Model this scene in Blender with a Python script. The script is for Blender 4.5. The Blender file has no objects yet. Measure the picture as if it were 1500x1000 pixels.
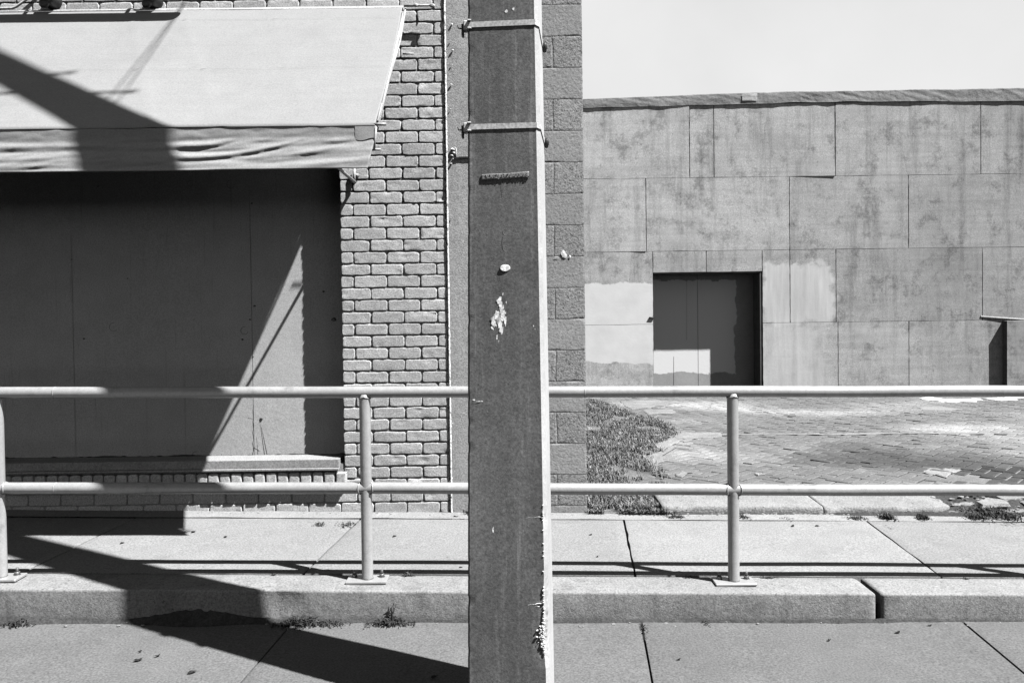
import bpy, bmesh, math, random
from mathutils import Vector, Matrix, noise
random.seed(7)
C = bpy.context
S = C.scene
COL = S.collection

# ------------------------------------------------------------------ camera
F = 1167.0                      # focal length in pixels of the 1500 px wide photograph
PITCH = math.atan(22/F)
ROLL = 0.0125
cam_d = bpy.data.cameras.new('camera')
cam = bpy.data.objects.new('camera', cam_d)
COL.objects.link(cam)
R = Matrix.Rotation(math.pi/2 - PITCH, 3, 'X') @ Matrix.Rotation(-ROLL, 3, 'Z')
EYE = Vector((0, 0, 1.5))
cam.matrix_world = Matrix.Translation(EYE) @ R.to_4x4()
cam_d.sensor_width = 36
cam_d.lens = F/1500*36
cam_d.shift_y = -38/1500
cam_d.clip_start = 0.05
cam_d.clip_end = 2000
S.camera = cam

# ------------------------------------------------------------------ sun, sky, exposure
SUN = Vector((0.585, -0.292, 1.0)).normalized()     # towards the sun
elev = math.asin(SUN.z)
world = bpy.data.worlds.new('World')
S.world = world
world.use_nodes = True
wn = world.node_tree
wn.nodes.clear()
def wnew(t, **k):
    n = wn.nodes.new(t)
    for a, b in k.items(): setattr(n, a, b)
    return n
sky = wnew('ShaderNodeTexSky', sky_type='NISHITA', sun_disc=False, sun_elevation=elev,
           sun_rotation=math.atan2(SUN.x, SUN.y), air_density=0.8, dust_density=0.3)
bw = wnew('ShaderNodeSeparateColor')      # red channel only: film behind an orange-red filter sees a dark blue sky
bg = wnew('ShaderNodeBackground'); bg.inputs['Strength'].default_value = 0.05
bg2 = wnew('ShaderNodeBackground'); bg2.inputs['Strength'].default_value = 1.0
mixs = wnew('ShaderNodeMixShader')
out = wnew('ShaderNodeOutputWorld')
tc = wnew('ShaderNodeTexCoord')
sep = wnew('ShaderNodeSeparateXYZ')
# bright sky patch added low ahead only, shaped to limit fill in shadows
mz = wnew('ShaderNodeMapRange', interpolation_type='SMOOTHSTEP')
mz.inputs[1].default_value = 0.52; mz.inputs[2].default_value = 0.37
my = wnew('ShaderNodeMapRange', interpolation_type='SMOOTHSTEP')
my.inputs[1].default_value = 0.55; my.inputs[2].default_value = 0.76
mul = wnew('ShaderNodeMath', operation='MULTIPLY')
ns = wnew('ShaderNodeTexNoise'); ns.inputs['Scale'].default_value = 3.5; ns.inputs['Detail'].default_value = 6
mr = wnew('ShaderNodeMapRange'); mr.inputs[1].default_value = 0.35; mr.inputs[2].default_value = 0.7
mr.inputs[3].default_value = 0.40; mr.inputs[4].default_value = 0.455
L = wn.links.new
L(sky.outputs[0], bw.inputs[0]); L(bw.outputs[0], bg.inputs['Color'])
L(tc.outputs['Generated'], sep.inputs[0]); L(tc.outputs['Generated'], ns.inputs['Vector'])
L(sep.outputs['Z'], mz.inputs[0]); L(sep.outputs['Y'], my.inputs[0])
L(mz.outputs[0], mul.inputs[0]); L(my.outputs[0], mul.inputs[1])
L(ns.outputs[0], mr.inputs[0]); L(mr.outputs[0], bg2.inputs['Color'])
L(mul.outputs[0], mixs.inputs[0]); L(bg.outputs[0], mixs.inputs[1]); L(bg2.outputs[0], mixs.inputs[2])
L(mixs.outputs[0], out.inputs[0])

sun_d = bpy.data.lights.new('sun', 'SUN')
sun_d.energy = 5.0
sun_d.angle = math.radians(0.53)
sun_d.color = (1, 1, 1)                      # a black and white photograph: neutral light
sun = bpy.data.objects.new('sun', sun_d)
COL.objects.link(sun)
sun.rotation_euler = SUN.to_track_quat('Z', 'Y').to_euler()
sun.location = SUN*30
S.view_settings.view_transform = 'Standard'
S.view_settings.look = 'None'
S.view_settings.exposure = 0.95
S.view_settings.gamma = 1
try:
    S.cycles.max_bounces = 8
    S.cycles.diffuse_bounces = 0
except Exception:
    pass

# ------------------------------------------------------------------ photograph pixel -> point
def ray(px, py):
    return R @ Vector(((px-750)/F, -(py-500)/F - 38/F, -1))
def at(px, py, Y):
    d = ray(px, py)
    return EYE + d*(Y/d.y)
def on(px, py, f):
    """point of the ground height function f(x,y) seen at a pixel"""
    d = ray(px, py); t = 3.0
    for _ in range(60):
        p = EYE + d*t
        t = (f(p.x, p.y)-EYE.z)/d.z
    p = EYE + d*t
    return p
def X(px, Y, py=500): return at(px, py, Y).x
def Z(py, Y, px=750): return at(px, py, Y).z

def z_low(x, y): return -0.0125*x
def z_kerb(x, y): return 0.139-0.018*x
def z_walk(x, y): return 0.139-0.018*x+0.021*(y-3.94)
def z_lot(x, y):
    t = max(0.0, min(1.0, (y-5.0)/8.3))
    a = 0.175-0.016*x
    b = -0.105
    return a*(1-t)+b*t

# ------------------------------------------------------------------ materials
MATS = {}
def mat(name, v, rough=0.85, metal=0.0, var=((2.0, .10),), speck=None, bump=(), stretch=None, extra=None, spec=None, grain=(115, .19)):
    """grey procedural material. var: (scale, amount[, detail]); speck: (scale, lo, hi, factor); bump: (scale, dist, detail)"""
    m = bpy.data.materials.new(name); m.use_nodes = True
    nt = m.node_tree; nt.nodes.clear()
    def nn(t, **k):
        n = nt.nodes.new(t)
        for a, b in k.items(): setattr(n, a, b)
        return n
    def lk(a, b): nt.links.new(a, b)
    def val(x):
        n = nn('ShaderNodeValue'); n.outputs[0].default_value = x; return n.outputs[0]
    def math_(op, a, b=None, clamp=False):
        n = nn('ShaderNodeMath', operation=op, use_clamp=clamp)
        for i, q in enumerate((a, b)):
            if q is None: continue
            if isinstance(q, (int, float)): n.inputs[i].default_value = q
            else: lk(q, n.inputs[i])
        return n.outputs[0]
    def mapr(a, lo, hi, o0=0.0, o1=1.0, smooth=True):
        n = nn('ShaderNodeMapRange', interpolation_type='SMOOTHSTEP' if smooth else 'LINEAR')
        lk(a, n.inputs[0])
        for i, q in enumerate((lo, hi, o0, o1)): n.inputs[i+1].default_value = q
        return n.outputs[0]
    tcn = nn('ShaderNodeTexCoord')
    vec = tcn.outputs['Object']
    if stretch:
        mp = nn('ShaderNodeMapping'); lk(vec, mp.inputs['Vector'])
        mp.inputs['Scale'].default_value = stretch
        svec = mp.outputs[0]
    else: svec = vec
    def noi(scale, detail=6, v=None, rough_=0.6, dist=0.0):
        n = nn('ShaderNodeTexNoise'); n.inputs['Scale'].default_value = scale
        n.inputs['Detail'].default_value = detail; n.inputs['Roughness'].default_value = rough_
        n.inputs['Distortion'].default_value = dist
        lk(v if v is not None else svec, n.inputs['Vector'])
        return n.outputs[0]
    api = dict(nn=nn, lk=lk, math=math_, mapr=mapr, noi=noi, vec=vec, val=val, nt=nt)
    acc = val(1.0)
    for i, q in enumerate(var):
        d = q[2] if len(q) > 2 else 6
        f = mapr(noi(q[0], d, svec if i % 2 == 0 else vec), .3, .7, 1-q[1], 1+q[1], False)
        acc = math_('MULTIPLY', acc, f)
    if grain:
        f = mapr(noi(grain[0], 2, vec, .5), .25, .75, 1-grain[1]*2, 1+grain[1]*2, False)
        acc = math_('MULTIPLY', acc, f)
    if speck:
        s = mapr(noi(speck[0], 3, vec, .5), speck[1], speck[2], 1.0, speck[3])
        acc = math_('MULTIPLY', acc, s)
    g = math_('MULTIPLY', acc, v)
    if extra: g = extra(api, g)
    comb = nn('ShaderNodeCombineColor')
    for i in range(3): lk(g, comb.inputs[i])
    b = nn('ShaderNodeBsdfPrincipled'); o = nn('ShaderNodeOutputMaterial')
    lk(comb.outputs[0], b.inputs['Base Color'])
    b.inputs['Roughness'].default_value = rough
    b.inputs['Metallic'].default_value = metal
    if spec is not None: b.inputs['Specular IOR Level'].default_value = spec
    nrm = None
    for q in bump:
        bn = nn('ShaderNodeBump'); bn.inputs['Strength'].default_value = 1.0
        bn.inputs['Distance'].default_value = q[1]
        lk(noi(q[0], q[2] if len(q) > 2 else 4, svec if len(q) > 3 else vec), bn.inputs['Height'])
        if nrm is not None: lk(nrm, bn.inputs['Normal'])
        nrm = bn.outputs[0]
    if nrm is not None: lk(nrm, b.inputs['Normal'])
    lk(b.outputs[0], o.inputs[0])
    MATS[name] = m
    return m

def xz(api):
    s = api['nn']('ShaderNodeSeparateXYZ'); api['lk'](api['vec'], s.inputs[0]); return s.outputs
def attr_mult(name='tone'):
    def f(api, g):
        a = api['nn']('ShaderNodeAttribute'); a.attribute_name = name
        return api['math']('MULTIPLY', g, a.outputs['Fac'])
    return f
def boxmask(api, u, w, u0, u1, w0, w1, amp=0.02, scale=9, soft=0.006):
    n1 = api['mapr'](api['noi'](scale, 5, api['vec']), 0.25, 0.75, -amp, amp, False)
    n2 = api['mapr'](api['noi'](scale*1.7, 5, api['vec']), 0.25, 0.75, -amp, amp, False)
    M = api['math']; uu = M('ADD', u, n1); ww = M('ADD', w, n2)
    a = api['mapr'](uu, u0-soft, u0+soft); b = api['mapr'](uu, u1+soft, u1-soft)
    c = api['mapr'](ww, w0-soft, w0+soft); d = api['mapr'](ww, w1+soft, w1-soft)
    return M('MULTIPLY', M('MULTIPLY', a, b), M('MULTIPLY', c, d))
def blend(api, g, m, v):
    """g where m=0, v where m=1"""
    M = api['math']
    n = api['nn']('ShaderNodeMix', data_type='FLOAT')
    api['lk'](m, n.inputs[0]); api['lk'](g, n.inputs[2])
    if isinstance(v, (int, float)): n.inputs[3].default_value = v
    else: api['lk'](v, n.inputs[3])
    return n.outputs[0]

def m_pave():
    def ex(api, g):
        s = xz(api); M = api['math']
        st = api['mapr'](api['noi'](1.3, 8, api['vec'], .7), .50, .70, 0, 1)
        g = blend(api, g, M('MULTIPLY', st, .40), .09)
        pt = api['mapr'](api['noi'](17, 4, api['vec'], .6), .70, .73, 0, 1)
        g = blend(api, g, M('MULTIPLY', pt, .4), .26)
        pit = api['mapr'](api['noi'](38, 3, api['vec'], .6), .71, .74, 0, 1)
        g = blend(api, g, M('MULTIPLY', pit, .6), .05)
        return attr_mult()(api, g)
    return ex
pave_low = mat('pavement_concrete', .145, .9, var=((1.1, .10), (6, .07), (60, .07)), speck=(110, .62, .70, .6), bump=((220, .0012, 3), (25, .0025)), extra=m_pave())
def walk_ex(api, g):
    M = api['math']
    st = api['mapr'](api['noi'](1.7, 9, api['vec'], .72), .50, .70, 0, 1)
    g = blend(api, g, M('MULTIPLY', st, .35), .17)
    pit = api['mapr'](api['noi'](30, 3, api['vec'], .6), .71, .74, 0, 1)
    g = blend(api, g, M('MULTIPLY', pit, .5), .10)
    return attr_mult()(api, g)
pave_up = mat('sidewalk_concrete', .265, .9, var=((1.0, .08), (7, .05), (70, .05)), speck=(90, .66, .72, .65), bump=((200, .0010, 3), (18, .0015)), extra=walk_ex)
pave_edge = mat('sidewalk_edge_concrete', .29, .9, var=((3, .10), (14, .08)), bump=((90, .002),))
def kerb_ex(api, g):
    M = api['math']; s = xz(api)
    h = M('ADD', s[2], M('MULTIPLY', s[0], .015))          # height above the gutter
    low = api['mapr'](M('ADD', h, M('MULTIPLY', api['noi'](4, 6, api['vec']), .05)), .055, .02)
    g = blend(api, g, M('MULTIPLY', low, .6), .10)
    st = api['mapr'](api['noi'](5, 9, api['vec'], .75), .52, .66)
    g = blend(api, g, M('MULTIPLY', st, .45), .12)
    vs_ = api['nn']('ShaderNodeMapping'); api['lk'](api['vec'], vs_.inputs['Vector']); vs_.inputs['Scale'].default_value = (16, 16, 1.5)
    return M('MULTIPLY', g, api['mapr'](api['noi'](1.0, 6, vs_.outputs[0], .65), .50, .72, 1.04, .78))
kerb_m = mat('kerb_concrete', .265, .9, var=((2.0, .10), (9, .09), (60, .08)), speck=(70, .63, .70, .5), bump=((160, .0012, 4), (20, .003)), extra=kerb_ex)
dirt = mat('dirt', .05, 1.0, var=((6, .35), (40, .35)), bump=((50, .01),))
soil_m = mat('bare_soil', .15, 1.0, var=((4, .4), (30, .35)), bump=((50, .01),))
sand = mat('sandy_soil', .25, 1.0, var=((3, .25), (25, .2)), bump=((60, .008),))
asphalt = mat('asphalt', .09, .95, var=((.5, .2), (40, .2)), bump=((60, .004),))
paint_brick = mat('painted_brick', .54, .75, var=((2.5, .07), (30, .08)), speck=(40, .70, .74, .6), bump=((90, .0012, 3), (22, .0022)), extra=attr_mult())
mortar = mat('painted_mortar', .36, .9, var=((5, .15), (40, .12)), bump=((120, .002),))
stucco = mat('painted_stucco', .42, .85, var=((1.5, .05), (60, .04)), bump=((160, .0018, 2), (5, .004)))
block_m = mat('concrete_block', .36, .95, var=((3, .07), (12, .05)), grain=(110, .12), speck=(85, .60, .66, .7), bump=((95, .0022, 3),), extra=attr_mult())
block_rough = mat('rough_concrete_block', .345, .95, var=((3, .07), (12, .05)), speck=(85, .57, .64, .5), bump=((95, .0034, 3),), extra=attr_mult())
blockjoint = mat('block_mortar', .36, .95, var=((8, .12), (50, .1)), bump=((90, .003),))
bead_m = mat('corner_bead_plaster', .85, .8, var=((12, .25), (70, .2)), speck=(60, .58, .62, .35), bump=((80, .004),))
def wood_ex(api, g):
    M = api['math']
    n = api['nn']('ShaderNodeMapping'); api['lk'](api['vec'], n.inputs['Vector']); n.inputs['Scale'].default_value = (60, 60, 1.6)
    f = api['mapr'](api['noi'](1.0, 4, n.outputs[0]), .62, .72, 1.0, .82)
    kn = api['mapr'](api['noi'](5.2, 2, api['vec']), .735, .76, 1.0, .35)
    return M('MULTIPLY', M('MULTIPLY', g, f), kn)
board_m = mat('painted_boarding', .54, .8, grain=(130, .12), var=((1.2, .10), (9, .05)), bump=((30, .0012, 4),), extra=wood_ex)
sill_m = mat('painted_sill_timber', .36, .7, var=((6, .1), (30, .06)), bump=((60, .001),))
# awning canvas
def canvas_ex(api, g):
    M = api['math']; s = xz(api)
    wv = api['nn']('ShaderNodeMapping'); api['lk'](api['vec'], wv.inputs['Vector']); wv.inputs['Scale'].default_value = (1.2, 30, 30)
    f = api['mapr'](api['noi'](1.0, 4, wv.outputs[0]), .35, .8, 1.01, .97)
    return M('MULTIPLY', g, f)
canvas = mat('awning_canvas', .285, .9, grain=(130, .07), var=((1.0, .05), (6, .04), (150, .04)), bump=((8, .002),), extra=canvas_ex)
valance_m = mat('awning_valance_canvas', .36, .9, grain=(130, .08), var=((1.6, .07), (9, .05), (150, .04)), bump=((12, .003),), extra=canvas_ex)
tube_m = mat('white_painted_tube', .42, .5, var=((8, .1),), bump=((60, .001),))
black_m = mat('black_metal', .03, .5, var=((10, .3),), bump=((60, .001),))
def rail_ex(api, g):
    M = api['math']
    st = api['mapr'](api['noi'](7, 9, api['vec'], .8), .54, .68)
    g = blend(api, g, M('MULTIPLY', st, .5), .16)
    sc = api['mapr'](api['noi'](26, 5, api['vec'], .6), .68, .72)
    return blend(api, g, M('MULTIPLY', sc, .8), .55)
rail_m = mat('weathered_aluminium_paint', .46, .38, metal=.25, grain=(160, .05), var=((3, .08), (30, .08)), bump=((30, .0007, 4),), extra=rail_ex)
bolt_m = mat('dull_steel', .20, .5, metal=.6, var=((30, .3),), bump=((90, .001),))
def pole_ex(api, g):
    M = api['math']; s = xz(api)
    mp = api['nn']('ShaderNodeMapping'); api['lk'](api['vec'], mp.inputs['Vector']); mp.inputs['Scale'].default_value = (14, 14, .8)
    f = api['mapr'](api['noi'](1.0, 6, mp.outputs[0], .6), .3, .7, .84, 1.16, False)
    g = M('MULTIPLY', g, f)
    mp3 = api['nn']('ShaderNodeMapping'); api['lk'](api['vec'], mp3.inputs['Vector']); mp3.inputs['Scale'].default_value = (34, 34, 1.1)
    g = M('MULTIPLY', g, api['mapr'](api['noi'](1.0, 7, mp3.outputs[0], .7), .52, .70, .95, 1.55))
    dk = api['mapr'](api['noi'](7, 7, api['vec'], .7), .56, .70)
    g = blend(api, g, M('MULTIPLY', dk, .4), .07)
    lt = api['mapr'](api['noi'](34, 5, api['vec'], .55), .715, .74)
    return blend(api, g, M('MULTIPLY', lt, .6), .42)
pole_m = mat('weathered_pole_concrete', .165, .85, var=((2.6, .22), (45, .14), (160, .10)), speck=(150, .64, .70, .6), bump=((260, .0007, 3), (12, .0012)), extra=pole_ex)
pole_sunlit = mat('sunlit_pole_concrete', .52, .85, var=((2, .14), (30, .10)), bump=((120, .0006, 3),), grain=(150, .06))  # sun's brightness put into the colour of the right side and chamfer
chip_m = mat('fresh_broken_concrete', .80, .9, var=((30, .2), (90, .25)), bump=((70, .006),))
white_paint = mat('white_paint_splash', .95, .7, var=((20, .1),), bump=((60, .002),))
strap_m = mat('galvanised_strap', .62, .55, metal=.0, var=((14, .12), (60, .1)))
tag_m = mat('embossed_metal_tag', .24, .55, metal=.2, var=((40, .3),), bump=((90, .0015),))
flash_m = mat('roofing_felt', .27, .8, var=((1.2, .12), (7, .12), (30, .08)), bump=((14, .01),))
light_felt = mat('patched_pale_felt', .50, .8, var=((6, .2),), bump=((20, .006),))
leaf_m = mat('dry_leaf', .06, .9, var=((30, .4),), bump=((60, .002),))
grass_m = mat('dry_grass', .115, .8, var=((3, .35), (30, .3)), extra=attr_mult())
weed_m = mat('dark_weed', .045, .8, var=((20, .5),), extra=attr_mult())
paver_m = mat('worn_brick_paver', .15, .9, var=((.7, .16), (5, .12), (60, .10)), bump=((80, .003),), extra=attr_mult())
paver_joint = mat('paver_joint_sand', .20, 1.0, var=((1.5, .25), (30, .2)), bump=((70, .005),))
slab_m = mat('old_slab_concrete', .27, .95, var=((2, .12), (12, .12), (60, .1)), speck=(45, .64, .70, .45), bump=((70, .006), (12, .006)))
flake_m = mat('white_paint_flake', .78, .8, var=((8, .12),))

# plywood: one material; paint patches keyed on where the paint was brushed on
BY = 13.3
bx = lambda px, py=470: X(px, BY, py)
bz = lambda py, px=1223: Z(py, BY, px)
r0_, r2_ = bz(151), bz(365)
def ply_ex(api, g):
    M = api['math']; s = xz(api)
    mp = api['nn']('ShaderNodeMapping'); api['lk'](api['vec'], mp.inputs['Vector']); mp.inputs['Scale'].default_value = (.35, 1, 8)
    f = api['mapr'](api['noi'](1.6, 8, mp.outputs[0], .7), .3, .72, 1.10, .84, False)
    g = M('MULTIPLY', g, f)
    mp2 = api['nn']('ShaderNodeMapping'); api['lk'](api['vec'], mp2.inputs['Vector']); mp2.inputs['Scale'].default_value = (5, 1, .5)
    f2 = api['mapr'](api['noi'](1.0, 8, mp2.outputs[0], .75), .48, .68, 1.04, .74)
    g = M('MULTIPLY', g, f2)
    bl = api['mapr'](api['noi'](2.1, 12, api['vec'], .82), .50, .62, 1.04, .60)
    g = M('MULTIPLY', g, bl)
    bl2 = api['mapr'](api['noi'](.9, 9, api['vec'], .75), .40, .62, 1.06, .86)
    g = M('MULTIPLY', g, bl2)
    crack = api['mapr'](api['noi'](9, 8, mp.outputs[0], .8), .62, .66, 1.0, .66)
    g = M('MULTIPLY', g, crack)
    kn = api['mapr'](api['noi'](15, 3, api['vec']), .70, .735, 1.0, .55)
    g = M('MULTIPLY', g, kn)
    mp4 = api['nn']('ShaderNodeMapping'); api['lk'](api['vec'], mp4.inputs['Vector']); mp4.inputs['Scale'].default_value = (9, 1, .35)
    top_ = api['mapr'](s[2], r2_-.2, r0_+.1, 0, 1)
    g = M('MULTIPLY', g, M('SUBTRACT', 1.0, M('MULTIPLY', top_, api['mapr'](api['noi'](1.0, 6, mp4.outputs[0], .7), .50, .72, 0, .30))))
    # greyer towards the right
    w = api['mapr'](s[0], 2.0, 9.0, 1.08, .74, False)
    g = M('MULTIPLY', g, w)
    a = api['nn']('ShaderNodeAttribute'); a.attribute_name = 'tone'
    g = M('MULTIPLY', g, a.outputs['Fac'])
    gv = api['mapr'](api['noi'](3, 6, api['vec']), .3, .7, .80, .92, False)
    p1 = boxmask(api, s[0], s[2], -3, bx(956), bz(532, 900), bz(415, 900), .05, 2.2, .01)
    g = blend(api, g, p1, gv)
    gv2 = api['mapr'](api['noi'](2.2, 7, mp2.outputs[0]), .3, .7, .60, .84, False)
    p2 = boxmask(api, s[0], s[2], bx(1116), bx(1221), bz(474, 1170), bz(386, 1170), .16, 2.4, .06)
    g = blend(api, g, M('MULTIPLY', p2, .85), gv2)
    p3 = boxmask(api, s[0], s[2], bx(1090), bx(1208), -1.0, bz(474, 1170), .22, 2, .12)
    g = blend(api, g, M('MULTIPLY', p3, .6), gv2)
    return g
ply = mat('painted_plywood', .51, .85, var=((1.0, .05), (40, .05)), bump=((30, .001),), extra=ply_ex)
def door_ex(api, g):
    s = xz(api)
    p = boxmask(api, s[0], s[2], bx(930), bx(1087), bz(549, 1030), bz(409, 1030), .06, 2.6, .01)
    return blend(api, g, p, .95)
door_m = mat('boarded_door_paint', .42, .85, var=((2, .10), (20, .06)), bump=((25, .001),), extra=door_ex)
dark_wood = mat('dark_bare_timber', .12, .9, var=((6, .3),), bump=((40, .002),))
cladding_back = mat('dark_sheathing', .05, .9)

def skirt(bm, ring, off):
    off = Vector(off)
    a = [bm.verts.new(q.co) for q in ring]; b = [bm.verts.new(q.co+off) for q in ring]
    for i in range(len(ring)):
        j = (i+1) % len(ring); bm.faces.new((a[j], a[i], b[i], b[j]))
# ------------------------------------------------------------------ object helpers
def tag(o, label=None, cat=None, group=None, kind=None):
    if label: o['label'] = label
    if cat: o['category'] = cat
    if group: o['group'] = group
    if kind: o['kind'] = kind
    return o
def empty(name, loc, label, cat, group=None):
    o = bpy.data.objects.new(name, None); COL.objects.link(o); o.location = loc
    o.empty_display_size = .2
    return tag(o, label, cat, group)
def obj(name, bm, m, parent=None, smooth=False, world_space=True):
    me = bpy.data.meshes.new(name)
    bm.normal_update()
    bm.to_mesh(me); bm.free()
    for q in (m if isinstance(m, (list, tuple)) else (m,)): me.materials.append(q)
    if smooth:
        for p in me.polygons: p.use_smooth = True
    o = bpy.data.objects.new(name, me); COL.objects.link(o)
    if parent is not None:
        o.parent = parent
        if world_space:           # vertices are given in world coordinates
            base = Vector((0, 0, 0)); q = parent
            while q is not None:
                base += q.location; q = q.parent
            o.location = -base
    return o
def struct(o): return tag(o, kind='structure')
def box(bm, x0, x1, y0, y1, z0, z1, mi=0, jitter=0):
    if x0 > x1: x0, x1 = x1, x0
    if y0 > y1: y0, y1 = y1, y0
    if z0 > z1: z0, z1 = z1, z0
    v = []
    for z in (z0, z1):
        for a, b in ((x0, y0), (x1, y0), (x1, y1), (x0, y1)):
            v.append(bm.verts.new((a, b, z)))
    fs = [(0, 3, 2, 1), (4, 5, 6, 7), (0, 1, 5, 4), (1, 2, 6, 5), (2, 3, 7, 6), (3, 0, 4, 7)]
    out = []
    for f in fs:
        fc = bm.faces.new([v[i] for i in f]); fc.material_index = mi; out.append(fc)
    return v
def bevel_box(bm, x0, x1, y0, y1, z0, z1, r=.004, seg=2):
    t = bmesh.new(); box(t, x0, x1, y0, y1, z0, z1)
    bmesh.ops.bevel(t, geom=t.edges[:], offset=r, segments=seg, affect='EDGES', profile=.6)
    me = bpy.data.meshes.new('t'); t.to_mesh(me); t.free(); bm.from_mesh(me); bpy.data.meshes.remove(me)
def tube(bm, pts, r, n=16, caps=True, mi=0):
    pts = [Vector(p) for p in pts]
    rs = r if isinstance(r, (list, tuple)) else [r]*len(pts)
    rings = []
    u = None
    for i, p in enumerate(pts):
        t = (pts[min(i+1, len(pts)-1)]-pts[max(i-1, 0)]).normalized()
        if u is None:
            u = t.cross(Vector((0, 0, 1)))
            if u.length < .1: u = t.cross(Vector((1, 0, 0)))
        u = (u - t*u.dot(t)).normalized()
        w = t.cross(u)
        rings.append([bm.verts.new(p+(u*math.cos(2*math.pi*k/n)+w*math.sin(2*math.pi*k/n))*rs[i]) for k in range(n)])
    for a, b in zip(rings, rings[1:]):
        for k in range(n):
            f = bm.faces.new((a[k], a[(k+1) % n], b[(k+1) % n], b[k])); f.smooth = True; f.material_index = mi
    if caps:
        bm.faces.new(rings[0][::-1]); bm.faces.new(rings[-1])
    return rings
def grid(bm, nu, nv, f, mi=0, smooth=True):
    vs = [[bm.verts.new(f(i/nu, j/nv)) for j in range(nv+1)] for i in range(nu+1)]
    for i in range(nu):
        for j in range(nv):
            fc = bm.faces.new((vs[i][j], vs[i+1][j], vs[i+1][j+1], vs[i][j+1])); fc.smooth = smooth; fc.material_index = mi
    return vs
def nz(p, s=1.0): return noise.noise(Vector(p)*s)
def set_tone(o, tones):
    """tones: per-polygon list"""
    a = o.data.attributes.new('tone', 'FLOAT', 'FACE')
    a.data.foreach_set('value', tones)

# ================================================================== GROUND
bm = bmesh.new()
grid(bm, 1, 1, lambda u, v: (-400+800*u, -400+800*v, -.55), smooth=False)
struct(obj('ground', bm, asphalt))

# dirt bed under the slabs (shows in every joint)
bm = bmesh.new()
grid(bm, 30, 12, lambda u, v: (-9+18*u, -5+8.7*v, z_low(-9+18*u, 0)-.022))
grid(bm, 30, 4, lambda u, v: (-9+18*u, 3.715+1.30*v, z_walk(-9+18*u, 3.715+1.3*v)-.046))
struct(obj('joint_dirt', bm, dirt))

def slab_run(name, zf, y0, y1, joints, m, gap=.010, thick=.06, nx=24, ny=10, amp=.003):
    """joints: list of ((x at y0),(x at y1)); slabs fill between consecutive joints"""
    bm = bmesh.new(); tn_ = []; tone_l = 0
    for k in range(len(joints)-1):
        a, b = joints[k], joints[k+1]
        def f(u, v):
            g = gap*(.6+.5*nz((k*7.1, v*6, 0)))
            x0 = a[0]+(a[1]-a[0])*v; x1 = b[0]+(b[1]-b[0])*v
            x0 += g/2+.003*nz((v*9, k, 1)); x1 -= g/2+.003*nz((v*9, k, 2))
            x = x0+(x1-x0)*u; y = y0+(y1-y0)*v
            y += (.004*nz((x*5, k, 4)) if v in (0, 1) else 0)
            return Vector((x, y, zf(x, y)+amp*nz((x*1.3, y*1.3, 5))+.002*math.sin(k*5.3)))
        us = [0, .004]+[i/nx for i in range(1, nx)]+[.996, 1]
        vsl = [0, .006]+[i/ny for i in range(1, ny)]+[.994, 1]
        vs = []
        for u in us:
            r = []
            for v in vsl:
                p = f(u, v)
                if u in (0, 1) or v in (0, 1): p.z -= .0015
                r.append(bm.verts.new(p))
            vs.append(r)
        for i in range(len(us)-1):
            for j in range(len(vsl)-1):
                bm.faces.new((vs[i][j], vs[i+1][j], vs[i+1][j+1], vs[i][j+1])).smooth = True
        ring = [vs[i][0] for i in range(len(us))]+[vs[-1][j] for j in range(1, len(vsl))] + \
               [vs[i][-1] for i in range(len(us)-2, -1, -1)]+[vs[0][j] for j in range(len(vsl)-2, 0, -1)]
        skirt(bm, ring, (0, 0, -thick))
        tn_ += [1+.07*math.sin(k*2.7+1.2)+(tone_l if k == 3 and len(joints) == 9 and name == 'pavement' else 0)]*(len(bm.faces)-len(tn_))
    o = struct(obj(name, bm, m)); set_tone(o, tn_); return o

KF, KB = 3.70, 3.922            # kerb front and back
def jl(p, q, zf, y0, y1):
    a = on(p[0], p[1], zf); b = on(q[0], q[1], zf)
    s = (b.x-a.x)/(b.y-a.y)
    return (a.x+s*(y0-a.y), a.x+s*(y1-a.y))
LY0 = -1.2
jlow = [jl((417, 924), (355, 996), z_low, LY0, KF-.005), jl((941, 921), (955, 998), z_low, LY0, KF-.005), jl((1415, 915), (1498, 984), z_low, LY0, KF-.005)]
def extend(js, n):
    for _ in range(n):
        w = js[1][0]-js[0][0], js[1][1]-js[0][1]
        d = (w[0]+w[1])/2
        js.insert(0, (js[0][0]-d, js[0][1]-d))
        w = js[-1][0]-js[-2][0], js[-1][1]-js[-2][1]
        d = (w[0]+w[1])/2
        js.append((js[-1][0]+d, js[-1][1]+d))
    return js
extend(jlow, 3)
slab_run('pavement', z_low, LY0, KF-.006, jlow, pave_low, gap=.019, amp=.005)
bm = bmesh.new()
grid(bm, 40, 30, lambda u, v: (-9+18*u, -9+7.79*v, z_low(-9+18*u, 0)-.02*(1-v)))
struct(obj('road', bm, asphalt))

WY0, WY1 = KB+.009, 4.8595
jup = [jl((177, 768), (51, 829), z_walk, WY0, WY1), jl((511, 776), (447, 838), z_walk, WY0, WY1),
       jl((916, 772), (930, 840), z_walk, WY0, WY1), jl((1288, 777), (1384, 848), z_walk, WY0, WY1)]
extend(jup, 3)
slab_run('sidewalk', z_walk, WY0, WY1, jup, pave_up, gap=.021, amp=.003)
# rim strip of paler concrete along the back of the sidewalk
bm = bmesh.new()
def rim(u, v):
    x = -9+18*u; y = 4.862+.135*v
    return (x, y+(.006*nz((x*4, 1, 1)) if v == 0 else 0), z_walk(x, y)+.003+.004*nz((x*3, y*8, 2)))
grid(bm, 300, 3, rim)
struct(obj('sidewalk_rim', bm, pave_edge))

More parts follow.
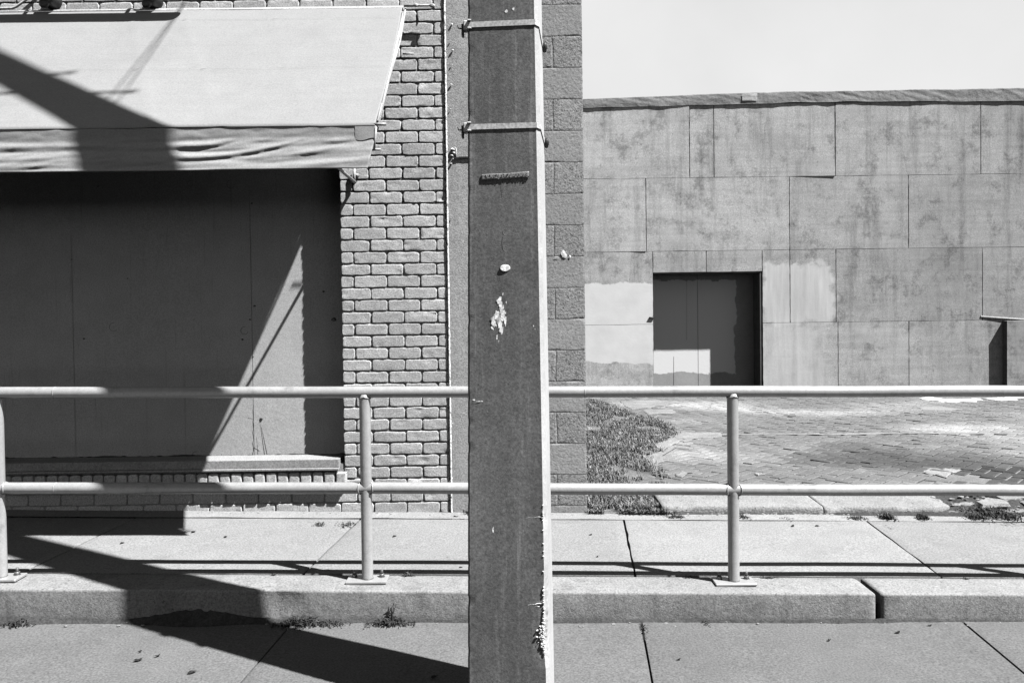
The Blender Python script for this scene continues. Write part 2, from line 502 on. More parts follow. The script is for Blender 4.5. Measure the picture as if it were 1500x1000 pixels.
# kerb: two cast lengths with an open joint between them
def kerb(x0, x1, name):
    bm = bmesh.new()
    prof = [(KF+.002, -.10), (KF, .0), (KF, .45), (KF+.001, .93), (KF+.002, .975), (KF+.007, .995), (KF+.02, 1.0),
            (KF+.10, 1.0), (KF+.17, 1.0), (KB-.012, .998), (KB-.003, .98), (KB, .6)]
    n = int((x1-x0)/.02)
    rows = []
    for i in range(n+1):
        x = x0+(x1-x0)*i/n
        r = []
        e = min(1, (min(x-x0, x1-x))/.02+.0)
        for k, (y, h) in enumerate(prof):
            zb = z_low(x, 0)-.03; zt = z_kerb(x, 0)
            z = zb+(zt-zb)*h if h >= 0 else zb-.05
            w = .0035*nz((x*6, y*9, z*9))+.002*nz((x*22, y*20, z*20))
            chip = max(0, nz((x*3.1, 9, k*.2))-.32)*.03 if 3 <= k <= 6 else 0
            yy = y - w + (0.006*(1-e) if k < 8 else 0) + chip
            zz = z + w*.6 - (.006*(1-e) if h > .9 else 0) - chip*.7
            r.append(bm.verts.new((x, yy, zz)))
        rows.append(r)
    for a, b in zip(rows, rows[1:]):
        for k in range(len(prof)-1):
            bm.faces.new((a[k], b[k], b[k+1], a[k+1])).smooth = True
    bm.faces.new(rows[0]); bm.faces.new(rows[-1][::-1])
    return struct(obj(name, bm, kerb_m))
kj0 = at(1283, 890, KF).x; kj1 = at(1291, 890, KF).x
kerb(-8.5, kj0, 'kerb'); kerb(kj1, 8.5, 'kerb')

# lot: brick paving behind the sidewalk
CX = X(857.5, 5.0, 500)            # right-hand corner of the near building
grass_px = [(858, 584), (880, 588), (905, 598), (925, 606), (952, 612), (975, 622), (993, 636), (975, 644), (958, 652), (970, 662), (945, 668), (955, 684),
            (972, 700), (975, 722), (974, 761), (858, 761)]
grass_poly = [on(a, b, z_lot) for a, b in grass_px]
grass_poly = [(p.x, p.y) for p in grass_poly]
def inside(x, y, poly):
    c = False; n = len(poly)
    for i in range(n):
        x1, y1 = poly[i]; x2, y2 = poly[i-1]
        if (y1 > y) != (y2 > y) and x < (x2-x1)*(y-y1)/(y2-y1)+x1: c = not c
    return c
bm = bmesh.new()
grid(bm, 80, 60, lambda u, v: (CX-.02+12*u, 5.0+8.4*v, z_lot(CX-.02+12*u, 5.0+8.4*v)-.012+.004*nz((u*60, v*50, 3))))
struct(obj('lot_bed', bm, paver_joint))
bm = bmesh.new(); tones = []
def dig(x, y):           # sunken, dark paving at the front right
    return 0
p_dark = [(p.x, p.y) for p in (on(1395, 708, z_lot), on(1405, 690, z_lot), on(1440, 684, z_lot), on(1640, 680, z_lot), on(1640, 716, z_lot))]
stain_c = on(1335, 668, z_lot)
gap_px = on(1405, 697, z_lot)
PA = math.radians(47)
ca, sa = math.cos(PA), math.sin(PA)
pl, pw = .18, .09
cnt = 0
for i in range(-60, 60):
    for j in range(-150, 190):
        # herringbone cells
        for o_ in (0, 1):
            if o_ == 0:
                u0 = (i*2+(j % 4)*0.0)*pw; 
                u0 = (i*4 + j)*pw; v0 = j*pw
                du, dv = 2*pw, pw
            else:
                u0 = (i*4 + j + 2)*pw; v0 = (j-1)*pw
                du, dv = pw, 2*pw
            uc, vc = u0+du/2, v0+dv/2
            x = uc*ca-vc*sa+5.5; y = uc*sa+vc*ca+9
            if not (CX < x < CX+11.5 and 5.42 < y < 13.28): continue
            if y < 5.42: continue
            if inside(x, y, grass_poly): continue
            if abs(y-(8.55+.10*nz((x*.8, 0, 0)))) < .06 and x < 7.5: continue      # cement strip across the lot
            d = 1.0
            dn = nz((x*.6, y*.6, 7))
            dark = inside(x, y, p_dark)
            if (Vector((x, y, 0))-Vector((gap_px.x, gap_px.y, 0))).length < .22+.1*nz((x*3, y*3, 1)): continue
            t = 1+random.uniform(-.10, .10)+dn*.22
            sx = (x-stain_c.x)/1.15; sy = (y-stain_c.y)/.75
            e = sx*sx+sy*sy+.9*nz((x*1.4, y*1.4, 2))
            if e < 1: t *= .40+.35*max(0, e)
            if dark: t *= .40
            t *= 1+.9*max(0, nz((x*.5, y*.9, 11)))*2
            tilt = (random.gauss(0, .022), random.gauss(0, .022))
            zo = random.gauss(0, .0022)-(.004 if dark else 0)
            g = (.0035 if not dark else .006)+random.random()*.002
            cs = [(u0+g, v0+g), (u0+du-g, v0+g), (u0+du-g, v0+dv-g), (u0+g, v0+dv-g)]
            top = []; mid = []; low = []
            for cu, cv in cs:
                for lst, ins, dz in ((top, .006, 0), (mid, 0, -.005), (low, 0, -.04)):
                    uu = cu+(ins if cu < uc else -ins); vv = cv+(ins if cv < vc else -ins)
                    px_ = uu*ca-vv*sa+5.5; py_ = uu*sa+vv*ca+9
                    zz = z_lot(px_, py_)+zo+tilt[0]*(px_-x)+tilt[1]*(py_-y)+dz
                    lst.append(bm.verts.new((px_, py_, zz)))
            bm.faces.new(top); tones.append(t)
            for k in range(4):
                n_ = (k+1) % 4
                bm.faces.new((mid[k], mid[n_], top[n_], top[k])); tones.append(t*1.15)
                bm.faces.new((low[k], low[n_], mid[n_], mid[k])); tones.append(t*.8)
            cnt += 1
o = struct(obj('lot', bm, paver_m)); set_tone(o, tones)
# cement strip and loose patches
def blob(bm, pts, zf, dz, h=.012, amp=.01, sub=5):
    """irregular flat patch through ground points"""
    P = [on(a, b, zf) for a, b in pts]; n = len(P)
    ring = []
    for i in range(n):
        for k in range(sub):
            q = P[i].lerp(P[(i+1) % n], k/sub)
            q = q+Vector((amp*nz((q.x*9, q.y*9, 1)), amp*3*nz((q.x*9, q.y*9, 8)), 0))
            q.z = zf(q.x, q.y)+dz; ring.append(q)
    c = sum(ring, Vector())/len(ring)
    top = [bm.verts.new(q) for q in ring]
    inn = [bm.verts.new(q.lerp(c, .12)+Vector((0, 0, h))) for q in ring]
    m_ = [bm.verts.new(q.lerp(c, .55)+Vector((0, 0, h+.003*nz((q.x*5, q.y*5, 3))))) for q in ring]
    cv = bm.verts.new((c.x, c.y, zf(c.x, c.y)+dz+h))
    k = len(ring)
    for i in range(k):
        j = (i+1) % k
        bm.faces.new((top[i], top[j], inn[j], inn[i])); bm.faces.new((inn[i], inn[j], m_[j], m_[i])); bm.faces.new((m_[i], m_[j], cv))
bm = bmesh.new()
def strip(u, v):
    x = CX+1.0+7*u; y = 8.55+.10*nz((x*.8, 0, 0))+(v-.5)*(.11+.06*nz((x*2, 3, 3)))+.03*nz((x*5, v, 4))
    return (x, y, z_lot(x, y)+.001+.003*nz((x*6, v*3, 2)))
grid(bm, 150, 3, strip)
struct(obj('cement_strip', bm, sand))
bm = bmesh.new()
grid(bm, 40, 100, lambda u, v: (lambda y: (lambda x: (x, y, z_lot(x, y)-.008+.012*nz((x*4, y*4, 2))))(CX-.02+u*(2.6 if y > 6.2 else .95)))(4.99+v*8.3))
struct(obj('soil', bm, soil_m))
bm = bmesh.new()
sandp = [[(905, 588), (960, 586), (1000, 589), (960, 596), (925, 600)], [(940, 600), (985, 600), (992, 605), (950, 607)],
         [(945, 613), (968, 612), (965, 617), (948, 618)], [(958, 652), (985, 640), (1000, 645), (978, 656), (965, 660)],
         [(945, 668), (990, 655), (970, 670), (958, 690), (950, 684)], [(990, 634), (1060, 635), (1055, 641), (1000, 643), (980, 640)],
         [(985, 695), (1005, 692), (1018, 696), (1000, 699)], [(1105, 696), (1118, 694), (1122, 698), (1110, 699)],
         [(880, 660), (900, 664), (885, 667)]]
for q in sandp: blob(bm, q, z_lot, .004, .006, .06)
struct(obj('sand_patches', bm, sand))

# flakes of white paint and pale patches in the lot
fl = empty('paint_patch', on(1400, 587, z_lot), 'flaking white painted marking on the brick lot close to the plywood wall', 'marking')
for q in ([(1346, 583), (1360, 581), (1382, 584), (1378, 587), (1356, 586)], [(1372, 588), (1400, 585), (1436, 583), (1440, 586), (1405, 590)], [(1440, 584), (1470, 582), (1500, 581), (1502, 584), (1470, 587)]):
    bm = bmesh.new(); blob(bm, q, z_lot, .004, .004, .07); obj('flake', bm, flake_m, fl)
bm = bmesh.new()
blob(bm, [(1340, 596), (1375, 595), (1412, 600), (1395, 602), (1352, 600)], z_lot, .002, .004, .06)
struct(obj('cement_patch', bm, slab_m))
bm = bmesh.new()
blob(bm, [(1340, 688), (1352, 684), (1400, 684), (1408, 690), (1385, 697), (1362, 694)], z_lot, -.004, .006, .06)
struct(obj('cement_patch', bm, slab_m))

# worn slab edging behind the sidewalk, in two lengths, broken at its right end
def ledge(x0, x1, y0, y1, broken, label):
    bm = bmesh.new()
    n = int((x1-x0)/.025); prof = [(.0, -.1), (.001, 0.55), (.003, .90), (.012, 1.0), (.12, 1.03), (.25, 1.05), (.4, 1.05), (y1-y0, 1.0), (y1-y0, 0)]
    rows = []
    for i in range(n+1):
        x = x0+(x1-x0)*i/n; r = []
        t = (x-x0)/(x1-x0)
        e = 1.0
        for k, (yy, h) in enumerate(prof):
            zb = z_walk(x, y0)-.01; H = .060
            y = y0+min(yy, y1-y0)+.006*nz((x*5, k*.05, 3))
            if broken and x > x1-.35: y += (.0 if k > 5 else .12*max(0, (x-(x1-.22))/.22)**2)
            chip = max(0, nz((x*4.2, 5, 2))-.2)*.05 if k in (2, 3, 4) else 0
            z = zb+H*h*(1 if not broken else 1-.35*max(0, (x-(x1-.12))/.12)) - chip*.5+.004*nz((x*10, y*10, 5))
            r.append(bm.verts.new((x, y+chip*.6, z)))
        rows.append(r)
    for a, b in zip(rows, rows[1:]):
        for k in range(len(prof)-1): bm.faces.new((a[k], b[k], b[k+1], a[k+1])).smooth = True
    bm.faces.new(rows[0]); bm.faces.new(rows[-1][::-1])
    return tag(obj('edging_slab', bm, slab_m), label, 'edging slab', None)
ex0 = on(973, 757, z_walk).x; exm = on(1212, 757, z_walk).x; ex1 = on(1418, 760, z_walk).x
ledge(ex0, exm-.004, 5.0, 5.40, False, 'pale flat concrete edging slab next to the grass, with a clean square left end')
ledge(exm+.004, ex1, 5.005, 5.42, True, 'pale pitted concrete edging slab with a crumbling broken right end')
# broken ground right of it
bm = bmesh.new()
def rub(u, v):
    x = ex1-.12+5*u; y = 4.99+.46*v
    return (x, y, z_walk(x, 5)-.01+.04*v+.055*max(-.4, nz((x*4, y*7, 3)))+.03*nz((x*13, y*15, 6)))
grid(bm, 220, 22, rub)
struct(obj('rubble_soil', bm, dirt))
def stone(bm, p, s, flat=.5, seed=0):
    t = bmesh.new(); bmesh.ops.create_icosphere(t, subdivisions=2, radius=1)
    for v in t.verts:
        k = 1+.35*nz(v.co*1.3+Vector((seed*3.1, seed, 0)))
        v.co = Vector((v.co.x*s*k*1.4, v.co.y*s*k, v.co.z*s*k*flat))+Vector(p)
    me = bpy.data.meshes.new('t'); t.to_mesh(me); t.free(); bm.from_mesh(me); bpy.data.meshes.remove(me)
bm = bmesh.new(); n_=0
for k in range(520):
    x = ex1-.05+random.random()*4.5; y = 4.99+random.random()*.45
    z = z_walk(x, 5)-.0+.05*(y-5)/.46+.02*nz((x*4, y*7, 3))
    stone(bm, (x, y, z), random.choice((.006, .008, .01, .014, .022, .035)), .5, k)
for k in range(160):
    x = ex0+random.random()*(ex1-ex0); y = 4.985+random.random()*.02
    stone(bm, (x, y, z_walk(x, y)+.004), random.choice((.004, .006, .008)), .6, k)
for k in range(45):
    x = -2.6+random.random()*6; y = KF-.004-abs(random.gauss(0, .035))
    stone(bm, (x, y, z_low(x, y)+.002), random.choice((.003, .004, .006)), .6, k)
for k in range(120):
    x = -2.6+random.random()*6; y = 4.975-abs(random.gauss(0, .02))
    stone(bm, (x, y, z_walk(x, y)+.004), random.choice((.002, .003, .005)), .6, k)
tag(obj('gravel', bm, slab_m), 'loose pale stones and crumbs of broken concrete', 'gravel', kind='stuff')
bm = bmesh.new()
for q in ([(1425, 737), (1445, 733), (1470, 735), (1480, 742), (1440, 744)], [(1450, 728), (1500, 727), (1505, 734), (1470, 736)]):
    blob(bm, q, lambda x, y: z_walk(x, 5)+.03, .0, .02, .02)
struct(obj('broken_concrete', bm, slab_m))

# dirt line and mound at the kerb foot
bm = bmesh.new()
def mound(u, v):
    x = -5+10*u; h = .008+.012*max(0, nz((x*2.2, 1, 1)))+.012*max(0, nz((x*9, 2, 1)))
    c = at(290, 905, KF).x
    h += .050*math.exp(-((x-c)/.22)**2)+.02*math.exp(-((x-at(30, 910, KF).x)/.15)**2)
    y = KF-.001-(.010+h*.9)*(1-v)
    return (x, y, z_low(x, y)-.002+h*v**.7*(1+.3*nz((x*30, v*4, 3)))-.004*(1-v))
grid(bm, 700, 5, mound)
struct(obj('gutter_dirt', bm, dirt))

bm = bmesh.new()
def foot(u, v):
    x = ex0+.05+(8-ex0)*u
    k = .6+max(0, nz((x*2.5, 3, 1)))*1.6+.7*max(0, nz((x*11, 2, 5)))+(1.0 if x > ex1-.5 else 0)
    h = .011*k
    y = 5.004-(.008+.016*k)*(1-v)+.004*nz((x*30, v*3, 2))
    return (x, y, z_walk(x, y)+.003+h*v**.8*(1+.5*nz((x*40, v*5, 3))))
grid(bm, 900, 5, foot)
struct(obj('edging_dirt', bm, dirt))
# ------------------------------------------------------------------ grass and weeds
def blade(bm, tones, p, h, w, lean, az, tone):
    d = Vector((math.cos(az), math.sin(az), 0)); s = Vector((-d.y, d.x, 0))*w/2
    a = bm.verts.new(p-s); b = bm.verts.new(p+s)
    m = p+d*lean*h*.35+Vector((0, 0, h*.6))
    c_ = bm.verts.new(m+s*.8); e = bm.verts.new(m-s*.8)
    t = bm.verts.new(p+d*lean*h+Vector((0, 0, h*(1-.25*lean))))
    bm.faces.new((a, b, c_, e)); bm.faces.new((e, c_, t)); tones += [tone, tone]
bm = bmesh.new(); tn = []
xs = [p[0] for p in grass_poly]; ys = [p[1] for p in grass_poly]
made = 0
for k in range(90000):
    y = 4.97+ (13.1-4.97)*random.random()**1.6
    x = CX+random.random()*2.3
    if not inside(x, y, grass_poly):
        if not inside(x-.06, y, grass_poly) or random.random() > .25: continue
    dn = nz((x*2.6, y*1.6, 4))+.6*nz((x*9, y*7, 2))+.25*random.random()
    if dn < -.12: continue
    z = z_lot(x, y)+.0
    if y < 5.02: z = z_walk(x, y)
    h = random.uniform(.018, .05)*(1+.5*dn)
    tone = random.choice((.4, .7, 1.1, 1.6, 2.2, 3.0))*(1-.3*nz((x*2, y*2, 9)))
    blade(bm, tn, Vector((x, y, z-.004)), h, random.uniform(.004, .009), random.uniform(.2, 1.3), random.random()*6.28, tone)
o = obj('grass', bm, grass_m); set_tone(o, tn)
tag(o, 'patchy short dry grass along the foot of the block wall corner', 'grass', kind='stuff')

def weed(px, py, zf, w, h, n, label, dy=.02, stick=None, tone=1.0, group=None):
    base = on(px, py, zf)
    bm = bmesh.new(); tn = []
    for k in range(int(n*2.2)):
        x = base.x+random.gauss(0, w/2.6); y = base.y+random.gauss(0, dy)
        x = max(base.x-w*.55, min(base.x+w*.55, x))
        if zf is z_low: y = min(y, KF-.004)
        if zf is z_kerb: y = max(y, KB-.02)
        e = max(.25, 1-abs(x-base.x)/(w*.6))
        z = zf(x, y)
        hh = h*random.uniform(.25, 1)*e
        blade(bm, tn, Vector((x, y, z-.003)), hh, random.uniform(.004, .010), random.uniform(.2, 1.6), random.random()*6.28, tone*random.choice((.4, .6, .8, 1.1, 1.8)))
    if stick:
        for k in range(26):
            t = k/26
            q = base.lerp(Vector(stick), t)+Vector((random.gauss(0, .004), random.gauss(0, .004), 0))
            blade(bm, tn, q, .022, .006, .8, random.random()*6.28, 2.0)
        tube(bm, [base, stick], [.004, .003], 6); tn += [2.2]*(len(bm.faces)-len(tn))
    o = obj('weed', bm, weed_m); set_tone(o, tn)
    # origin at the plant's foot
    for v in o.data.vertices: v.co -= base
    o.location = base
    return tag(o, label, 'weed', group)
weed(440, 913, z_low, .22, .055, 330, 'spreading dark weed at the kerb foot over the far end of a slab joint')
weed(482, 913, z_low, .18, .025, 160, 'low dark runner of weed along the kerb foot between the two taller weed clumps')
weed(572, 913, z_low, .20, .05, 300, 'dark weed clump at the kerb foot with a pale dry stalk standing up from it', stick=at(579, 881, KF-.02))
weed(28, 913, z_low, .14, .04, 130, 'small dark weed at the kerb foot near the left rail post')
weed(943, 920, z_low, .05, .02, 60, 'tiny weed in the pavement joint right of the pole', dy=.03)
weed(944, 934, z_low, .03, .015, 30, 'tiny weed tuft further along the pavement joint, just nearer than its neighbour', dy=.03)
weed(1033, 912, z_low, .05, .02, 40, 'tiny dark tuft at the kerb foot below the right rail post')
weed(468, 768, z_walk, .08, .022, 50, 'sparse dry sprig lying on the sidewalk in front of the brick sill wall', tone=1.3)
weed(510, 768, z_walk, .14, .02, 90, 'flat weed at the back end of a sidewalk joint left of the brick pier base', dy=.03, tone=1.2)
weed(684, 752, z_walk, .06, .03, 70, 'small weed at the foot of the smooth wall strip left of the pole')
weed(598, 844, z_kerb, .06, .03, 40, 'thin sprig in the gap behind the kerb right of the middle rail post', tone=1.6)
weed(1125, 848, z_kerb, .10, .015, 70, 'flat dark weed in the gap behind the kerb right of the right rail post')
weed(1012, 848, z_kerb, .10, .015, 70, 'flat dark weed in the gap behind the kerb left of the right rail post')
weed(1416, 849, z_kerb, .05, .012, 40, 'tiny dark weed behind the kerb near the right edge of the photo')
weed(400, 843, z_kerb, .05, .012, 40, 'tiny weed in the gap behind the kerb, in the edge of the pole shadow')
weed(1300, 759.5, z_walk, .09, .065, 130, 'bushy dark weed growing in front of the pitted edging slab, left of its twin')
weed(1352, 759.5, z_walk, .08, .060, 110, 'bushy dark weed in front of the pitted edging slab close to its broken end')
weed(1090, 758.5, z_walk, .12, .03, 90, 'low weed at the foot of the flat edging slab behind the right rail post')
weed(1150, 759.5, z_walk, .22, .018, 110, 'thin line of weed at the foot of the flat edging slab near the crack')
weed(1255, 759.5, z_walk, .20, .03, 130, 'low weed under the chipped edge of the pitted edging slab beside the crack')
weed(990, 757.5, z_walk, .14, .03, 110, 'low weed at the left end of the flat edging slab beside the grass')
weed(1432, 760, z_walk, .16, .05, 160, 'ragged weed in the rubble just right of the broken slab end')
weed(1480, 760, z_walk, .14, .05, 140, 'ragged weed in the rubble at the right edge of the photo')
weed(1455, 752, lambda x, y: z_walk(x, 5)+.02, .30, .06, 260, 'tangled dark weed between broken concrete lumps at the right edge of the photo', dy=.08)
weed(1305, 774, z_walk, .07, .012, 40, 'flat dark sprig lying on the sidewalk where the slanting joint starts', tone=1.2)

def leaf(px, py, zf, s, rot, label, group):
    b = on(px, py, zf)
    bm = bmesh.new()
    n = 10; ring = []
    for k in range(n):
        a = 2*math.pi*k/n
        rr = s*(.75+.35*nz((k, px, 1)))*(1 if k % 5 else 1.35)
        ring.append(bm.verts.new((rr*1.5*math.cos(a), rr*math.sin(a), .003+.006*abs(math.sin(a+px)))))
    c = bm.verts.new((0, 0, .002))
    for k in range(n): bm.faces.new((ring[k], ring[(k+1) % n], c))
    r = bmesh.ops.solidify(bm, geom=bm.faces[:], thickness=.0012)
    o = obj('dry_leaf', bm, leaf_m); o.location = b; o.rotation_euler = (0, 0, rot)
    return tag(o, label, 'leaf', group)
A = 'small dark dry leaf lying on the lower pavement slabs'; GA = 'dry leaves on the lower pavement'
for (a, b, s) in ((203, 967, .014), (231, 961, .009), (205, 955, .006), (282, 985, .014), (637, 992, .013), (1315, 927, .011), (1215, 938, .008), (994, 967, .007), (1362, 917, .008)):
    leaf(a, b, z_low, s, random.random()*.8, A, GA)
A = 'small dark dry leaf lying on the sunlit upper sidewalk'; GA = 'dry leaves on the upper sidewalk'
for (a, b, s) in ((283, 780, .010), (179, 796, .010), (330, 787, .008), (578, 786, .012), (668, 757, .012), (865, 784, .008), (875, 816, .006), (1161, 771, .012), (1197, 771, .012), (675, 832, .007)):
    leaf(a, b, z_walk, s, random.random()*1.2, A, GA)

# ================================================================== NEAR BUILDING
W = 5.0                               # plane of the brick faces
bld = empty('brick_building', (-3, W, .15), 'low storefront of painted brick with a boarded up window, smooth strip and block end', 'building')
PX0 = X(500.5, W, 500)                # left edge of pier
PX1 = X(656.5, W, 500)                # right edge of pier
zbase = Z(752.5, W, 560)              # bottom of bricks
CH = 17.5/F*W
BL = 48.5/F*W
XA = X(570, W, 600)                   # a joint of the A courses
WIN_TOP = Z(195, W, 550)
z_sill_t = Z(672.5, W, 480)
z_row_t = Z(689, W, 480); z_row_b = Z(714, W, 480)
def brick(bm, tn, x0, x1, z0, z1, yf, seed, nx=None, nzv=6, joint=.0034, r=.0036):
    if yf == W:
        x0 += random.uniform(-.0015, .0025); x1 -= random.uniform(-.0015, .0025); z0 += random.uniform(-.001, .002); z1 -= random.uniform(-.001, .002)
    w, h = x1-x0, z1-z0
    if w < .02: return
    def samp(L, k):
        e = [0, .0015, .0035, .007, .013]
        return e+[.013+(L-.026)*t/k for t in range(1, k)]+[L-q for q in e[::-1]]
    SU = samp(w, max(2, int(w/.02))); SV = samp(h, 4)
    nx = len(SU)-1; nzv = len(SV)-1
    tone = 1+.12*nz((seed*1.37, 3, 1))+random.uniform(-.11, .11)
    cut = .004*nz((seed, 8.8, 2))
    def f(u, v):
        # concentrate samples near the edges
        uu, vv = SU[int(round(u*(len(SU)-1)))]/w, SV[int(round(v*(len(SV)-1)))]/h
        x = x0+joint*.7+(w-1.4*joint)*uu; z = z0+joint*.7+(h-1.4*joint)*vv
        dx = min(uu, 1-uu)*w; dz = min(vv, 1-vv)*h
        # round corners of the outline
        q = max(0, 1-dx/.014)*max(0, 1-dz/.014)
        cx = (.5-uu); cz = (.5-vv)
        x += math.copysign(q*.005, cx); z += math.copysign(q*.005, cz)
        wob = .0042
        if dx < .004: x += wob*nz((x*14, z*25, seed))
        if dz < .004: z += wob*1.1*nz((x*25, z*14, seed+5))
        e = min(dx, dz)
        rr_ = r*(.75+.9*max(0, .5+nz((x*30, z*30, seed*1.9))))
        t = min(1, e/rr_)
        prof = 1-math.sqrt(max(0, 1-(1-t)**2))
        y = yf+.0065*prof-.0016*nz((x*16, z*16, seed*.7))-.0013*nz((x*50, z*50, seed))+.0030*max(0, nz((x*22, z*30, seed*3.3))-.38)*4-.0025*nz((seed*2.2, 1, 1))
        if dx == 0 or dz == 0: y = yf+.014
        return (x, y, z)
    n0 = len(bm.faces)
    grid(bm, nx, nzv, f)
    tn += [tone]*(len(bm.faces)-n0)
bm = bmesh.new(); tn = []
seed = 0
ncourse = int((4.3-zbase)/CH)
for c in range(ncourse):
    z0 = zbase+c*CH; z1 = z0+CH
    zc = (z0+z1)/2
    offs = (0 if c % 2 else BL/2)
    if zc < z_row_b - .0:              # below the rowlock sill
        xa, xb = -5.6, PX1
    elif zc > WIN_TOP+.0:
        xa, xb = -5.6, PX1
    else:
        xa, xb = PX0, PX1
    if zc < z_row_b and z1 > z_row_b-.004: z1t = z1
    k0 = int(math.floor((xa-XA-offs)/BL))-1
    x = XA+offs+k0*BL
    while x < xb:
        a, b = max(x, xa), min(x+BL, xb)
        seed += 1
        if b-a > .03:
            zz1 = z1
            if zc < z_row_b and b <= PX0+.01: zz1 = min(z1, z_row_b)
            brick(bm, tn, a, b, z0, zz1, W, seed)
        x += BL
o = obj('brickwork', bm, paint_brick, bld); set_tone(o, tn)
# rowlock sill bricks
bm = bmesh.new(); tn = []
x = X(510, W, 700); k = 0
while x > -5.6:
    w = .0725+.002*random.uniform(-1, 1)
    seed += 1
    brick(bm, tn, x-w, x, z_row_b, z_row_t, W-.036+.003*random.uniform(-1, 1), seed, nx=5, nzv=8, joint=.005, r=.009)
    # body of the projecting brick
    n0 = len(bm.faces); box(bm, x-w+.006, x-.006, W-.018, W+.12, z_row_b+.007, z_row_t-.008); tn += [1.0]*(len(bm.faces)-n0)
    x -= w
o = obj('rowlock_sill', bm, paint_brick, bld); set_tone(o, tn)
bm = bmesh.new()
box(bm, -5.6, X(508, W, 700), W-.020, W+.02, z_row_b+.010, z_row_t-.012)
obj('rowlock_mortar', bm, mortar, bld)
# masonry behind the brick faces
REC = .145
bm = bmesh.new()
MY = W+.0072
box(bm, PX0+.006, PX1-.002, MY, 5.6, -.2, 4.4)
box(bm, -5.6, PX0+.004, MY+.0005, 5.4, -.2, z_sill_t-.03)
box(bm, -5.6, PX0+.004, MY+.0005, 5.4, WIN_TOP+.01, 4.4)
obj('masonry_core', bm, mortar, bld)
# corner bead
bm = bmesh.new()
def bead(u, v):
    z = zbase-.01+(4.4-zbase)*v
    x = PX1-.001+.014*u+.0022*nz((1, 2, z*26))*(1 if u in (0, 1) else 0)
    return (x, W-.005-.007*math.sin(math.pi*u)+.002*nz((u*3, 1, z*40)), z)
grid(bm, 3, 700, bead)
box(bm, PX1+.001, PX1+.0095, W+.001, W+.05, zbase-.01, 4.4)
obj('corner_bead', bm, bead_m, bld)
# smooth stucco strip
SX1 = X(752, W, 500)
bm = bmesh.new()
def stc(u, v):
    x = PX1+.0095+(SX1-PX1-.0095)*u; z = -.05+(4.45)*v
    return (x, W+.014+.004*nz((x*6, 2, z*2))+.001*nz((x*40, 2, z*40)), z)
grid(bm, 30, 260, stc)
box(bm, PX1+.012, SX1, W+.03, 5.4, -.1, 4.38)
obj('stucco_strip', bm, stucco, bld)
# crumbs of mortar along the bead and the crack in the stucco
bm = bmesh.new()
for (a, b, s) in ((662, 36, .006), (660, 60, .004), (663, 74, .007), (662, 95, .004), (661, 124, .006), (663, 219, .011), (665, 224, .008), (662, 228, .008), (664, 233, .006), (661, 240, .007), (660, 160, .004), (661, 320, .004), (662, 700, .005), (663, 620, .004)):
    p = at(a, b, W+.008); bm = bmesh.new(); stone(bm, (p.x, p.y, p.z), s*.8, 1.0, a+b); obj('mortar_lump', bm, bead_m, bld)
p0 = at(664, 216, W+.006); p1 = at(668, 231, W+.006)
bm = bmesh.new()
tube(bm, [at(664, 216, W+.010), at(668, 217, W+.009), at(668, 224, W+.009), at(668, 231, W+.010)], .003, 6)
obj('wall_hook', bm, bead_m, bld)
bm = bmesh.new()
for (u0, u1) in (((664, 232), (672, 231.5)), ((672, 231.5), (690, 230))):
    p = at(*u0, W+.0125); q = at(*u1, W+.0125)
    h = .004 if u0[0] < 670 else .0015
    box(bm, p.x, q.x, W+.004, W+.03, min(p.z, q.z)-h, max(p.z, q.z)+h)
obj('stucco_crack', bm, black_m, bld)
# concrete block end
bm = bmesh.new(); tn = []
BH = 45.75/F*W
zj = Z(52.5, W, 830)
jx = X(812, W, 300)
c0 = int(math.floor((-.2-zj)/BH))
for c in range(c0, 9):
    z0 = zj+c*BH; z1 = z0+BH
    if z1 < .02: continue
    if z0 > 4.4: break
    if c % 2 == 0: spans = [(SX1, jx), (jx, CX)] if True else []
    else: spans = [(SX1, CX)]
    # course just under y=52.5 (c=-1) has the joint
    spans = [(SX1, jx), (jx, CX)] if c % 2 == 1 else [(SX1, CX)]
    for (a, b) in spans:
        seed += 1
        tone = 1+.08*random.uniform(-1, 1)
        def f(u, v):
            x = a+.002+(b-a-.004)*u; z = z0+.002+(z1-z0-.004)*v
            e = min(u*(b-a), (1-u)*(b-a), v*(z1-z0), (1-v)*(z1-z0))
            y = W+.005-.0008*nz((x*60, 3, z*60))+.002*max(0, 1-e/.003)*max(0, .45+1.6*nz((x*9, 1, z*9)))
            x += .0015*nz((x*10, 4, z*30)) if u in (0, 1) else 0
            if b == CX and u == 1: x = CX+.0015*nz((3, 4, z*40))
            return (x, y, z)
        n0 = len(bm.faces)
        grid(bm, max(8, int((b-a)/.006)), 30, f, mi=1 if len(spans) == 2 else 0)
        tn += [tone]*(len(bm.faces)-n0)
o = obj('block_wall', bm, [block_m, block_rough], bld); set_tone(o, tn)
bm = bmesh.new()
box(bm, SX1+.001, CX-.003, W+.0078, 13.2, -.3, 4.4)
obj('block_side_wall', bm, blockjoint, bld)
bm = bmesh.new()
for (a, b, w, h) in ((825.5, 371, 3.2, 5.5), (827, 374, 3.8, 3.5), (835, 376, 1.6, 2.5), (815, 377, 4, .8)):
    p = at(a, b, W-.001); k = W/F
    def f(u, v):
        an = u*6.283; rr = v
        j = 1+.5*nz((math.cos(an)*2, math.sin(an)*2, a))
        return (p.x+math.cos(an)*w*k*rr*j, W-.0015+.002*v, p.z+math.sin(an)*h*k*rr*j)
    bm = bmesh.new(); grid(bm, 18, 2, f)
    obj('paint_splash', bm, white_paint, bld)
